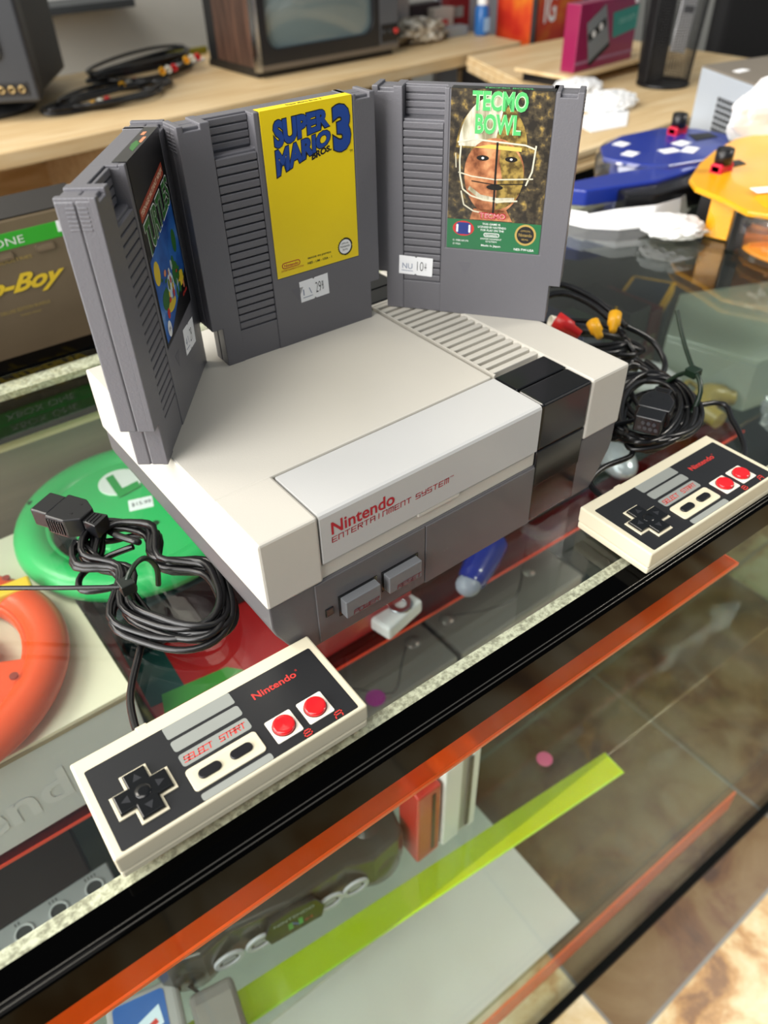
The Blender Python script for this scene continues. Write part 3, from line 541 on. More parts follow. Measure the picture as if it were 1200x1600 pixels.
# audio video leads behind the console
av = thing('video_cable', 'bundled black audio-video leads with red, yellow and white plugs behind the console', 'cable', (0, 0, 0))
s = MB(); loops(s, (372, 128), 46, 22, -.95, 7, 2.1, 21, None, 3, 3.4, jit=.2); s.tube([(330, 150, 30), (350, 168, 46), (376, 160, 50), (392, 130, 40), (398, 104, 26)], 2.6, CORD, 8); s.tube([(326, 146, 26), (348, 160, 40), (372, 152, 46), (386, 126, 38), (392, 100, 22)], 2.6, CORD, 8); s.tube([(392, 100, 30), (408, 84, 18), (404, 66, 8), (388, 58, 5), (374, 62, 5)], 2.4, CORD, 8); s.build('cord', av)
def rca(mb, p, d, m, pin=False, r=5.0, l=17):
    d = Vector(d).normalized(); T = Matrix.Translation(p) @ d.to_track_quat('Z', 'Y').to_matrix().to_4x4()
    mb.lathe([(0, 0), (r * .55, 0), (r * .7, l * .35), (r * .95, l * .4), (r, l), (r * .8, l), (r * .78, l * .7), (0, l * .7)], m, n=16, T=T)
    if pin: mb.cyl((0, 0, l * .7), 1.4, l * .7, mat('gold_pin', '#d9b968', .25, 1), 10, T=T)
    return mb
RR = mat('rca_red', '#cf1c1e', .4); RY = mat('rca_yellow', '#e6a813', .4); RW = mat('rca_white', '#e9e5d6', .4)
rca(MB(), (340, 104, 38), (-.4, 1.0, .45), RR, r=6.4, l=22).build('red_plug', av); rca(MB(), (344, 118, 38), (-.75, .5, .3), RW, r=5.2, l=17).build('white_plug', av); rca(MB(), (338, 106, 33), (-.2, 1, .2), RW, r=4.6, l=18).build('white_plug', av)
rca(MB(), (352, 94, 36), (.3, .8, .4), RY, r=5.2, l=15).build('yellow_plug', av); rca(MB(), (364, 92, 38), (.75, .55, .42), RY, True, 5.2, 17).build('yellow_plug', av, label='yellow plug with a bare gold pin')

# ============================================================ INSIDE THE CASE, UPPER GLASS SHELF (top at -225)
CARD = ramp2('cream_carton', [(.3, '#eadfc4'), (.7, '#f3ecd8')], 4, .7); CARDF = ramp2('pale_grey_carton', [(.3, '#cfd4d8'), (.7, '#dde0e2')], 9, .7)
wb = MB(); wb.box(-340, -47, 152, 378, -224.2, -135, CARDF, 1); wb.box(-340.2, -46.8, 151.6, 378.2, -135, -131, CARD, .5); wb.box(-340, -47, 151.2, 152, -138, -134, mat('carton_cut_edge', '#a89a80', .9), .2)
wb.text('Nintendo', mat('carton_faint_letters', '#dfe2e6', .6), rect(-262, -203, -82, -168), on_y(151.6), .02)
bx = wb.build('carton', loc=W(0, 0, 0), label=None); tag(bx, 'large cream and pale grey carton lying under the glass beneath the steering wheels', 'box')
PKR = mat('package_red', '#a51f22', .3, coat=.4); GOLDF = ramp2('gold_foil', [(.35, '#4d4314'), (.55, '#a58f3a'), (.7, '#e9dfae')], 35, .3, metal=.3)
pk = thing('game_package', 'glossy red game package with a gold edge under the glass in front of the console', 'package', (0, 0, 0))
MB().box(-38, 214, 153, 395, -224.2, -183, PKR, 2).build('box', pk); MB().box(-44.5, -38, 152, 300, -224.2, -181, GOLDF, 2).flat([(-36, 170), (-6, 166), (-2, 240), (-30, 262)], mat('package_dark_teal', '#15403c', .4), on_z(-182.7)).build('foil_edge', pk, label='crumpled gold foil edge')
MB().flat([(-30, 158), (40, 156), (30, 168), (-24, 176)], mat('package_green', '#3f8a35', .4), on_z(-182.6)).build('printed_patch', pk, label='green printed patch')
dk = MB().box(-30, 172, 222, 398, -182.4, -133, mat('dark_teal_box', '#152c30', .35), 2).build('game_box', loc=W(0, 0, 0)); tag(dk, 'dark teal game box lying on the red package beneath the green wheel', 'box')
def wheel(name, label, c, rad, h, rot, hm, extra):
    t = thing(name, label, 'toy steering wheel', c, rot, 'toy steering wheels'); k = rad / 102
    s = MB(); prof = []
    for i in range(25):
        a = 2 * math.pi * i / 24; prof.append(((87 + 15 * math.cos(a)) * k, 12.4 + 12.2 * math.sin(a)))
    s.lathe(prof, hm, n=72); s.build('rim', t)
    def kid(a0, a1, r0, r1, n=12):
        o = [(r1 * k * math.cos(math.radians(a0 + (a1 - a0) * i / n)), r1 * k * math.sin(math.radians(a0 + (a1 - a0) * i / n))) for i in range(n + 1)]
        return o + [(r0 * k * math.cos(math.radians(a1 - (a1 - a0) * i / n)), r0 * k * math.sin(math.radians(a1 - (a1 - a0) * i / n))) for i in range(n + 1)]
    s = MB(); s.bm(slab([ring(0, 0, 84 * k, 84 * k, 72), kid(-28, 42, 50, 73), kid(152, 226, 50, 73)], 6, 19, 2.5), hm); hub = s.build('spokes', t)
    extra(t, hub, k); return t
WG = mat('wheel_green', '#35b866', .28, var=.04); WR = mat('wheel_orange_red', '#e2480f', .3, var=.05); HOLE = mat('screw_hole_dark', '#0c3a1c', .5)
def green_extra(t, hub, k):
    s = MB(); s.bm(slab([ring(6, 44, 19, 19)], 18.6, 20.2, .4), mat('emblem_white', '#e9ece8', .35))
    F = on_z(20.4)
    P = lambda pts: [(x - 32, y - 317) for x, y in pts]
    s.flat(P([(29.5, 374), (37, 375.4), (35.6, 350), (51, 351.5), (49.6, 342), (27.8, 338.6)]), mat('emblem_green', '#1f9a48', .4), F); s.build('emblem', t, label='white disc with a green letter L')
    s = MB(); T = TL(8, 3, 0) @ RZ(-.32); s.box(-10.5, 10.5, -8, 8, 19, 19.3, PAPER, T=T); s.text('$15.99', mat('tag_grey_ink', '#6d6f72', .6), rect(-8, -3, 9, 3), lambda x, y: tuple(T @ Vector((x, y, 19.5))), .01); s.build('price_tag', t, label='white $15.99 price tag')
    for x, y in ((-69.5, 60), (-63, -50), (7, -30)):
        MB().cyl((x, y, 19 if abs(x) < 20 else 23.4), 2.8, .8, HOLE, 14).build('screw_hole', t)
wheel('toy_steering_wheel', 'green toy steering wheel with a white L emblem and $15.99 tag, under the glass', (32, 317, -130.4), 102, 0, 0, WG, green_extra)
def red_extra(t, hub, k):
    MB().box(60, 92, 38, 52, 17, 26, mat('wheel_yellow', '#f0c528', .35), 2, T=RZ(-.1)).build('trigger', t, label='yellow trigger')
    s = MB(); s.bm(slab([ring(0, 6, 22, 22), ring(0, 6, 17, 17)], 19, 20.4, .3), mat('emblem_grey', '#8ea0a0', .4)); s.build('emblem_ring', t)
    for x, y in ((82, 52), (56, -50)): MB().cyl((x, y, 22.6), 3, 1.6, mat('screw_hole_red', '#8a1f10', .5), 14).build('screw_hole', t)
wheel('toy_steering_wheel', 'orange-red toy steering wheel under the glass, cut by the left frame edge', (-166, 243, -130.4), 104, 0, 0, WR, red_extra)
SILV = mat('silver_paint', '#b9bcc4', .25, .4, var=.04)
s = MB(); s.ball((0, 0, 15), (20, 32, 15), SILV); o = s.build('body', t0 := thing('computer_mouse', 'rounded silver mouse on the glass shelf behind the right controller', 'computer mouse', (533, 172, -224.2), -.5)); MB().tube([(0, 30, 12), (6, 50, 4), (30, 70, 3), (60, 70, 3)], 1.6, BLK, 6).build('cord', t0)
BLUEP = mat('blue_plastic', '#1d2a86', .25, coat=.4)
t0 = thing('pad_grip', 'glossy dark blue plastic grip under the glass below the black stripe of the console', 'controller', (262, 128, -204.5), .35)
MB().tube([(0, 0, 0), (14, 1, 0), (34, 4, -1), (66, 8, -2)], [11, 14, 15, 16, 17, 17], BLUEP, 14).build('grip', t0); MB().ball((0, 0, 0), (11.5, 12, 10.5), mat('grip_tip_grey', '#8b8fa0', .4)).build('tip', t0)
t0 = thing('disc_player', 'white player with a round chrome ring, on the shelf under the console front', 'player', (192, 146, -221.5), .2)
MB().box(-24, 24, -10, 16, 0, 16, mat('player_white', '#d9d9dc', .35), 3).build('body', t0); MB().bm(slab([ring(6, 2, 11, 11), ring(6, 2, 6, 6)], 16, 18, .4), mat('chrome', '#c9ccd2', .15, 1)).build('disc_ring', t0)
# right part of the upper shelf
for i, (x, w, h, c, nm) in enumerate(((560, 42, 80, '#1d2230', 'dark navy'), (606, 36, 92, '#161d3c', 'deep blue'), (646, 46, 74, '#243a2a', 'dark green'), (696, 40, 96, '#14161a', 'black'), (740, 26, 84, '#5e1a20', 'maroon'))):
    s = MB(); s.box(x, x + w, 300, 392, -224.2, -224.2 + h, mat('case_' + c[1:], c, .3, coat=.3), 1.2); s.flat(rect(x + 5, -215, x + w - 5, -205), mat('case_strip', '#6f6f64', .5), on_y(299.6)); s.flat(rect(x + 4, -190, x + w - 8, -175), mat('case_strip_%d' % i, ('#7f2c2c', '#394b86', '#4f8a4a', '#7a7d7f', '#8b8468')[i], .5), on_y(299.6))
    o = s.build('game_case', loc=W(0, 0, 0)); tag(o, nm + ' game case standing on the upper shelf behind the console', 'game case', 'game cases at the back of the upper shelf')
t0 = thing('storage_box', 'black box with yellow edges under the glass, below the white tape', 'box', (776, 312, -224.2), .42)
MB().box(0, 92, 0, 60, 0, 72, mat('box_blue_black', '#222c38', .35), 1).build('box', t0); y_ = mat('box_yellow', '#c99a1c', .45); s = MB(); s.box(-1, 8, -1, 61, 0, 74, y_, .5); s.box(-1, 93, -1.4, 0, 58, 74, y_, .3); s.box(-1, 93, -1, 61, 72, 74, y_, .3); s.flat(rect(10, 4, 88, 56), mat('box_blue_black', '#222c38', .35), on_z(74.3)); s.build('yellow_trim', t0)
t0 = thing('clear_storage_box', 'pale green-grey translucent box under the glass at the right edge', 'box', (0, 0, -224.2))
PG = clear('milky_plastic', '#dfeae4', 1.45, .1, 1, .7, '#c9d2c6'); q4 = [(724, 262), (838, 325), (1010, 250), (850, 130), (752, 150)]
MB().prism(q4, 0, 66, PG, 'z', 2).build('box', t0); MB().prism([(x * 1.004 - 3, y * 1.004 - 1) for x, y in q4], 66.2, 73, PG, 'z', 1.5).build('lid', t0)
t0 = thing('game_controller', 'curved white game controller lying under the glass by the right rear corner of the console', 'game controller', (662, 258, -216.5), -.7, None)
MB().tube([(-52, -34, 16), (-40, 4, 18), (0, 18, 20), (40, 4, 18), (52, -34, 16)], [13, 15, 19, 22, 22, 22, 22, 19, 15, 13], mat('pad_white', '#c9cbcd', .3), 18).build('body', t0); MB().cyl((-20, 10, 34), 9, 8, mat('pad_grey', '#8f9294', .4)).build('thumb_stick', t0); MB().cyl((22, 10, 34), 9, 6, mat('pad_grey', '#8f9294', .4)).build('button', t0)
OLV = mat('olive_translucent', '#8a7a3a', .35); t0 = thing('handheld_controller', 'olive amber controller beside the pale box under the glass', 'game controller', (706, 172, -218.5), .3)
MB().tube([(-30, -22, 14), (-14, 6, 16), (16, 6, 16), (34, -20, 12)], [11, 15, 16, 16, 15, 10], OLV, 14).build('body', t0); MB().tube([(-26, 10, 16), (-18, 28, 30), (4, 32, 34), (14, 14, 20)], 3, OLV, 8).build('loop', t0)
def crumple(mb, c, r, m, seed, amp=.25, n=22):
    amp *= 1.3
    R = random.Random(seed); bm = bmesh.new(); bmesh.ops.create_icosphere(bm, subdivisions=4, radius=1)
    ph = [(Vector((R.uniform(-1, 1), R.uniform(-1, 1), R.uniform(-1, 1))) * R.uniform(4, 15), R.uniform(0, 6)) for _ in range(8)]
    for v in bm.verts:
        d = sum(abs(math.sin(v.co.dot(p) + q)) for p, q in ph) / 8 - .5
        f = 1 + amp * 2 * d; z = v.co.z * f
        v.co = Vector((c[0] + v.co.x * f * r[0], c[1] + v.co.y * f * r[1], c[2] + max(z, -.55) * r[2]))
    return mb.bm(bm, m, None, False)
BAG = clear('clear_bag_film', '#e8ecee', 1.5, .12, 2.2, .35, '#c8ccd0', bump=.4, bscale=90)
o = crumple(MB(), (0, 0, 14), (52, 34, 20), BAG, 4).build('plastic_bag', loc=W(770, 95, -222)); o.rotation_euler.z = .4; tag(o, 'crumpled clear plastic bag under the glass near the right frame edge', 'plastic bag')
BAGW = ramp2('white_bag', [(.3, '#d5d9de'), (.7, '#eef0f3')], 30, .6); o = crumple(MB(), (0, 0, 16), (36, 46, 26), BAGW, 9).build('plastic_bag', loc=W(905, 70, -222)); tag(o, 'crumpled white plastic bag at the right frame edge under the glass', 'plastic bag')

# ============================================================ MIDDLE SHELF (top at -450)
TINM = mat('brushed_tin', '#8b8680', .3, .55, var=.12, vscale=6); TINF = mat('tin_front', '#8e7f7a', .35, .4); TDK = mat('groove_dark', '#3a3836', .5)
for x0, x1, knobs, lbl in ((168, 299, ((272, 222),), 'metallic silver box with a round knob under the glass, left one of the pair'), (305, 512, ((327, 224), (462, 220)), 'metallic silver box with two round knobs under the glass, right one of the pair')):
    t0 = thing('metal_box', lbl, 'box', (x0, 172, -449.2), 0, 'silver boxes on the middle shelf'); w = x1 - x0
    MB().box(0, w, 0, 112, 0, 69, TINM, 3, seg=3).build('body', t0); s = MB(); s.box(3, w - 3, -.4, .4, 5, 62, TINF, .3); s.box(14, w - 26, -.9, -.3, 28, 44, mat('tin_label', '#a9b3c2', .4), .2); s.build('front_panel', t0, label='pinkish front panel with a pale strip')
    for kx, ky in knobs:
        k = MB(); k.lathe([(0, 4.2), (3, 4.4), (4.4, 3.2), (6.2, 3.4), (8.8, 1), (9.6, 0)], TINM, (kx - x0, ky - 172, 69)); k.build('knob', t0)
    c0 = [(kx - x0, ky - 172) for kx, ky in knobs]; a = c0[0]; b = c0[1] if len(c0) > 1 else (10, 30)
    MB().tube([(a[0] + (10 if b[0] > a[0] else -10), a[1], 69), ((a[0] * 2 + b[0]) / 3, a[1] - 18, 69), ((a[0] + b[0] * 2) / 3, b[1] - 22, 69), (b[0], b[1] + 10, 69)], .9, TDK, 6).build('groove', t0)
MB_ = MB().bm(slab([ring(0, 0, 11, 11)], 0, .6), mat('magenta_sticker', '#8a2378', .5)); o = MB_.build('sticker_and_reflection', loc=W(190, 186, -379.8)); tag(o, 'round magenta sticker on the left silver box by the controller', 'sticker')
t0 = thing('console_hub', 'light grey console with a row of round ports, lower left under the glass', 'game console', (-330, 189, -449.2))
MB().box(0, 216, -13, 20, 0, 49, mat('hub_grey', '#aeb0b0', .4), 1.5).build('case', t0)
for i, x in enumerate((197.5, 164, 133, 102, 70)):
    s = MB(); s.bm(slab([ring(x, 3, 8.6, 8.6), ring(x, 3, 7.2, 7.2)], 48.8, 50, .2), mat('port_rim_pale', '#d8dada', .4)); s.flat(ring(x, 3, 7.4, 7.4), mat('port_dark', '#4b4a48', .5), on_z(49.1))
    for j in range(4 - min(i, 3)): s.box(x - 5 + j * 3, x - 4 + j * 3, 13.5, 16.5, 48.8, 49.2, mat('port_dark', '#4b4a48', .5))
    s.build('port', t0)
o = MB().box(0, 200, 0, 130, 0, 42, mat('shelf_darkness', '#3a2f2a', .4), 2).build('game_box', loc=W(-330, 214, -449.4)); tag(o, 'dark umber slab standing for the shelf darkness behind the grey console, lower left', 'box')  # brown slab added where the shelf lies in darkness
CH = mat('charcoal_translucent', '#30302c', .3, coat=.3, var=.12); n64 = thing('game_console', 'rounded charcoal game console with four oval pale-rimmed ports, below the black rail', 'game console', (2.5, 75, -449.2), -.146)
o = [(-118, 0), (-112, -4), (-84, -10), (-58, -3), (-20, -6), (0, -8), (20, -6), (58, -3), (84, -10), (112, -4), (118, 0), (122, 30), (122, 120), (112, 148), (-112, 148), (-122, 120), (-122, 30)]
s = MB(); s.bm(slab([o], 10, 60, 4), CH); s.bm(slab([[(x * .8, 24 + y * .72) for x, y in o]], 54, 72, 4), CH); s.build('body', n64)
for x in (-92, 92):
    MB().lathe([(0, 0), (30, 0), (34, 6), (33, 30), (26, 50), (12, 60), (0, 62)], CH, (x, 16, 0), sy=.9).build('foot', n64)
def port(par, x):
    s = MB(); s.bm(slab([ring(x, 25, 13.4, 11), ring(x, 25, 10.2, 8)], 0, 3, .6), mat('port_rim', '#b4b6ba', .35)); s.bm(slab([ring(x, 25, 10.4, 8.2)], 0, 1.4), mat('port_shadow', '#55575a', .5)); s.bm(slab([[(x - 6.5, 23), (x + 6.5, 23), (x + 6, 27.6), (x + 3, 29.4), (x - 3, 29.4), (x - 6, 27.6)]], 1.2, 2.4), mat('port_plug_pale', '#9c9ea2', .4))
    o = s.build('controller_port', par); o.rotation_euler.x = math.radians(90); o.location = (0, -.0125, 0)
for x in (-64, -34, 36, 63): port(n64, x)
s = MB(); s.prism([(-26, 12), (26, 12), (30, 30), (22, 52), (0, 57), (-22, 52), (-30, 30)], -16.5, -10, mat('badge_black', '#0c0f12', .25), 'y', 1); F = on_y(-16.7)
s.text('NINTENDO', mat('badge_grey_print', '#8f9aa0', .5), rect(-20, 40, 20, 45), F, .01)
for p_, c_ in (([(-7, 22), (-3, 22), (-3, 34), (-7, 34)], '#2f8f3c'), ([(-3, 34), (-3, 30), (3, 22), (3, 26)], '#2f4fa0'), ([(3, 22), (7, 22), (7, 34), (3, 34)], '#37a048')): s.flat(p_, mat('logo' + c_[1:], c_, .4), F)
s.text('64', mat('logob0362a', '#b0362a', .5), rect(9, 22, 17, 27), F); s.build('front_badge', n64, label='black badge with a small coloured letter N')
MB().tube([(-110, -4, 20), (-98, -18, 10), (-94, -34, 3), (-98, -70, 3), (-96, -62 - 12, 3)], 1.6, BLK, 6).build('lead', n64)
RC = mat('red_case', '#b3281b', .35, coat=.3); WC = mat('white_case', '#e6e7e6', .35)
t0 = thing('game_case', 'red translucent game case standing upright beside the white one, below the rail', 'game case', (131, 42, -449.2)); MB().box(0, 28, 0, 30, 0, 120, RC, 2).build('case', t0); MB().box(17, 21, -.6, .4, 10, 112, mat('dark_slot', '#3b1410', .5)).build('spine_slot', t0)
t0 = thing('game_case', 'white game case standing upright between the red case and empty glass, below the rail', 'game case', (162, 40, -449.2)); s = MB(); s.box(0, 22, 0, 30, 0, 138, WC, 2); s.box(21, 35, 2, 28, 0, 136, mat('case_grey_insert', '#b9bab2', .5), 1); s.box(34, 44, 0, 30, 0, 138, WC, 2); s.build('case', t0); MB().box(30, 34.6, -.6, .6, 8, 132, mat('slot_dark', '#4c4a46', .5)).build('spine_slot', t0)
t0 = thing('game_cartridge', 'grey cartridge with a blue and yellow label, lying at the bottom left corner', 'game cartridge', (-178, 62, -449.2), -.25)
MB().box(0, 62, -50, 48, 0, 18, mat('light_grey_cart', '#9b9c9b', .4), 5, seg=3).build('shell', t0); s = MB(); s.bm(slab([rrect(6, -30, 50, 42, 4)], 17.8, 18.4), mat('cart_label_blue', '#2f62a8', .3)); s.flat([(6, -30), (34, -30), (30, 6), (12, 14), (6, 4)], YEL, on_z(18.6)); s.flat([(24, 6), (46, 14), (44, 30), (22, 20)], mat('cart_label_pale', '#cfe3ee', .4), on_z(18.6)); s.flat([(28, 10), (42, 16), (40, 20), (27, 14)], PRED, on_z(18.8)); s.build('label', t0)
t0 = thing('game_cartridge', 'plain grey cartridge lying in front of the charcoal console, near the bottom left', 'game cartridge', (-116, 20, -449.2), -.2)
MB().box(0, 40, 0, 52, 0, 18, mat('mid_grey_cart', '#6d6c69', .4), 5, seg=3).box(4, 36, 6, 40, 17.6, 18.6, mat('dull_label', '#7c7b76', .5), .3).build('shell', t0)
o = MB().bm(slab([ring(0, 0, 9, 9)], 0, .5), mat('sticker_reflection_pink', '#c4587e', .5)).build('sticker_and_reflection', loc=W(317, 45, -449.6)); tag(o, 'small pink disc standing for the magenta sticker reflection, right of the white case', 'sticker')  # pink disc painted as the mirror image of the magenta sticker

# ============================================================ BACKGROUND LEFT: DESK, TELEVISIONS
dsk = thing('maple_desk', 'long pale maple desk with open compartments, behind the display counter', 'desk', (0, 0, -H0))
MB().prism([(-700, 1010), (1374, 1180), (1391, 1346), (1230, 1640), (-730, 1480)], C(-24), C(0), WOODF, 'z', 2).build('desktop', dsk)
TD = TL(1374, 1180, 0) @ RZ(.0815)
MB().box(-26, -8, 4, 170, 0, C(-24), WOODF, T=TD).build('side_panel', dsk, label='pale right side panel'); 
MB().box(-1014, -996, 8, 330, 0, C(-24), WOODF, T=TD).build('divider', dsk); MB().box(-2000, -26, 330, 342, 0, C(-24), WOODF, T=TD).build('back_panel', dsk)
MB().box(-2000, -26, 20, 330, C(-320), C(-302), WOODF, T=TD).build('lower_board', dsk)
for x in (-1040, -30): MB().cyl((x + 6, 60, C(-70)), 7, 3, mat('cam_cap', '#5b5348', .5), 16, axis='x', T=TD).build('cam_cap', dsk)
t0 = thing('video_recorder', 'black video recorder in the dark desk compartment behind the cartridges', 'video recorder', (430, 1140, -302), .08); MB().box(0, 620, 0, 220, 0, 150, mat('recorder_black', '#0f1012', .4), 3).build('case', t0); MB().box(20, 600, -1.5, .4, 12, 60, mat('recorder_panel', '#1b1d20', .3), .4).build('front_panel', t0)
lc = MB().box(-700, 780, 462, 1000, -H0, -38, ramp2('storage_unit_wood', [(.3, '#8d7455'), (.7, '#a18762')], 5, .6, (1, 10, 10))).build('storage_unit', loc=W(0, 0, 0)); tag(lc, 'low brown wooden storage unit directly behind the left of the counter', 'storage unit')
pb = thing('collector_box', 'brown box with a green top band and yellow script, behind the counter at left', 'box', (0, 480, -38)); BR = ramp2('box_print_brown', [(.3, '#5f5240'), (.7, '#75664f')], 8, .45)
s = MB(); s.box(-170, 114, 0, 62, 0, 134, BR, 2); s.box(-169, 113, 1, 61.5, 134, 135, mat('box_top_black', '#17120f', .4), .3); s.box(-170.3, 114.3, -.5, 30, 110, 123.5, mat('box_band_green', '#35a52f', .35), .2); s.box(-170, 114, -.3, .4, 5, 7, mat('box_dark_line', '#4a3a2c', .5)); s.build('box', pb)
s = MB(); F = on_y(-.9); s.text('XBOX ONE', WHITE, rect(-18, 113, 49, 119.5), F, -.01); s.box(79, 97, -1, -.6, 114.5, 124, PAPER, .1); BY = mat('script_yellow', '#d9b92e', .5); GD = mat('fine_print_gold', '#a08a4a', .6)
s.text('Pip-Boy', BY, [(-16, 68), (71, 68), (76, 88), (-11, 88)], F, .035, .35); s.text('ROBCO INDUSTRIES', GD, rect(-4, 99, 51, 102), F); s.text('DELUXE EDITION BUNDLE', GD, rect(10, 56, 54, 59), F); s.text('limited release', GD, rect(26, 51, 44, 53), F)
for x in (20, 56, 84): s.box(x, x + 16, -1.4, -.4, 98 + 4, 108, mat('latch_brown', '#857560', .35, .3), 1.2)
s.build('front_print', pb)
# left television
TVG = mat('tv_dark_grey', '#2b2e33', .4, bump=.1); TVS = mat('tv_screen_glass', '#1d272b', .08, coat=.5); t1 = thing('television', 'dark grey tube television cut off by the upper left corner of the photo', 'television', (303, 1222, 0), -.518)
s = MB(); s.box(-300, 0, 0, 42, 30, 300, TVG, 5, seg=3); s.build('bezel', t1)
s = MB(); s.prism([(-292, 42), (-4, 42), (-3, 250), (-50, 350), (-250, 350), (-290, 250)], 34, 292, mat('tv_cabinet_black', '#202327', .5), 'z', 6); s.build('cabinet', t1)
s = MB(); s.bm(slab([rrect(-266, 92, -42, 276, 12)], -2, 6, 1), mat('tv_screen_frame', '#4a4f55', .35)); o = s.build('screen_frame', t1); o.rotation_euler.x = math.radians(90)
s = MB(); s.bm(slab([rrect(-256, 102, -52, 268, 12)], 0, 4, 2), TVS); o = s.build('screen', t1); o.rotation_euler.x = math.radians(90)
s = MB(); s.box(-66, -14, -1.5, 1, 40, 60, BLK, .5); s.build('jack_panel', t1)
for x in (-56, -40, -24): MB().lathe([(0, 0), (3.2, 0), (3.2, 4), (5.6, 4), (5.6, 0)], mat('brass_jack', '#a08b60', .3, .9), n=14, T=TL(x, -1, 50) @ Matrix.Rotation(math.radians(90), 4, 'X')).build('jack', t1)
s = MB(); s.lathe([(0, 0), (110, 0), (112, 8), (100, 18), (70, 31), (0, 31)], mat('tv_cabinet_black', '#17191c', .5), (-150, 110, .5), sy=.9); s.build('pedestal', t1)
# centre television
t2 = thing('television', 'vintage wood-sided television with a grey tube screen, standing on the maple desk', 'television', (729, 1251, 0), .034)
VEN = ramp2('walnut_veneer', [(.3, '#2e1e17'), (.5, '#443027'), (.7, '#573d30')], 12, .45, (6, 6, .6), dist=.5)
s = MB(); s.box(2, 352, 10, 190, 10, 292, mat('tv_black_case', '#101113', .5), 3); s.prism([(2, 190), (60, 248), (290, 248), (352, 190)], 14, 288, mat('tv_black_case', '#101113', .5), 'z', 4); s.build('cabinet', t2)
MB().box(0, 3, 14, 150, 18, 290, VEN, .8).build('side_veneer', t2, label='walnut side panel'); MB().box(4, 348, 10, 200, 0, 12, BLK, 2).build('base', t2)
CHR = mat('chrome_trim', '#b9bcc0', .2, 1); s = MB(); s.box(-1, 8, -6, 12, 12, 292, CHR, 1.5); s.box(8, 352, -5, 10, 12, 24, mat('trim_grey_metal', '#77716a', .35, .6), 1.5); s.build('trim', t2, label='bright metal edge trim')
s = MB(); s.bm(slab([rrect(8, 22, 300, 292, 6), rrect(24, 46, 286, 280, 26)], -5, 5, 1.5), mat('screen_surround', '#191b1e', .35)); o = s.build('screen_surround', t2); o.rotation_euler.x = math.radians(90)
s = MB()
bm = bmesh.new(); bmesh.ops.create_grid(bm, x_segments=24, y_segments=20, size=1)
for v in bm.verts: v.co = Vector((155 + v.co.x * 138, -2 - 10 * (1 - v.co.x ** 2) * (1 - v.co.y ** 2) + 8, 163 + v.co.y * 124))
s.bm(bm, mat('grey_tube_glass', '#6f7f80', .12, var=.04, coat=.6), None, True); s.build('screen', t2)
s = MB(); s.box(300, 352, -5, 8, 24, 292, mat('control_panel_grey', '#54575b', .4), 2); s.box(304, 350, -6.5, -4, 28, 60, BLK, 1); s.build('control_panel', t2)
for x in (312, 327, 342): MB().cyl((x, -10, 46), 5, 5, mat('knob_dark', '#26282a', .3) if x < 340 else PRED, 14, axis='y').build('knob', t2)
# cables on the desk
for nm, c, a, b, ang, n, pl in (('video_cable', (445, 1290), 112, 56, .3, 5, [(402, 1268, .1)]), ('video_cable', (575, 1440), 130, 50, .45, 8, [(500, 1372, 2), (590, 1385, 12), (660, 1420, 18)])):
    first = n == 5; t0 = thing(nm, 'black looped leads with plugs on the desk, nearest the desk edge by the left television' if first else 'black heaped leads with plugs on the desk, further back between the televisions', 'cable', (0, 0, 0), group='leads on the desk')
    s = MB(); loops(s, c, a, b, ang, n, 3.2, 31 + n, None, 1, 3 if first else 6, jit=.3); s.build('cord', t0)
    for px, py, ph in pl:
        for i, m_ in enumerate((RY, RW, RR)): rca(MB(), (px + i * 16, py + i * 7, 7 + ph), (-.35, -1, .0), m_, r=6, l=26).build(('yellow_plug', 'white_plug', 'red_plug')[i], t0)
o = MB().box(0, 110, 0, 60, 0, 4, PAPER, .4).build('paper_pad', loc=W(640, 1470, .4)); o.rotation_euler.z = .3; tag(o, 'pale paper pad on the desk behind the leads', 'paper')
o = MB().box(0, 150, 0, 8, 0, 14, mat('yellow_tube', '#7d7714', .5), 2).build('yellow_ruler', loc=W(640, 1560, .4)); o.rotation_euler.z = .1; tag(o, 'yellow-green ruler lying at the back of the desk', 'ruler')
MB().tube([(668, 1500, 160), (662, 1490, 100), (676, 1480, 60), (722, 1480, 40)], 3, BLK, 8).build('power_lead', t2)
o = MB().box(0, 900, 0, 120, 0, 16, mat('wall_shelf_grey', '#3b3f42', .5), 1).build('wall_shelf', loc=W(-150, 1838, 70)); tag(o, 'dark grey shelf fixed to the back wall at the top left', 'shelf')
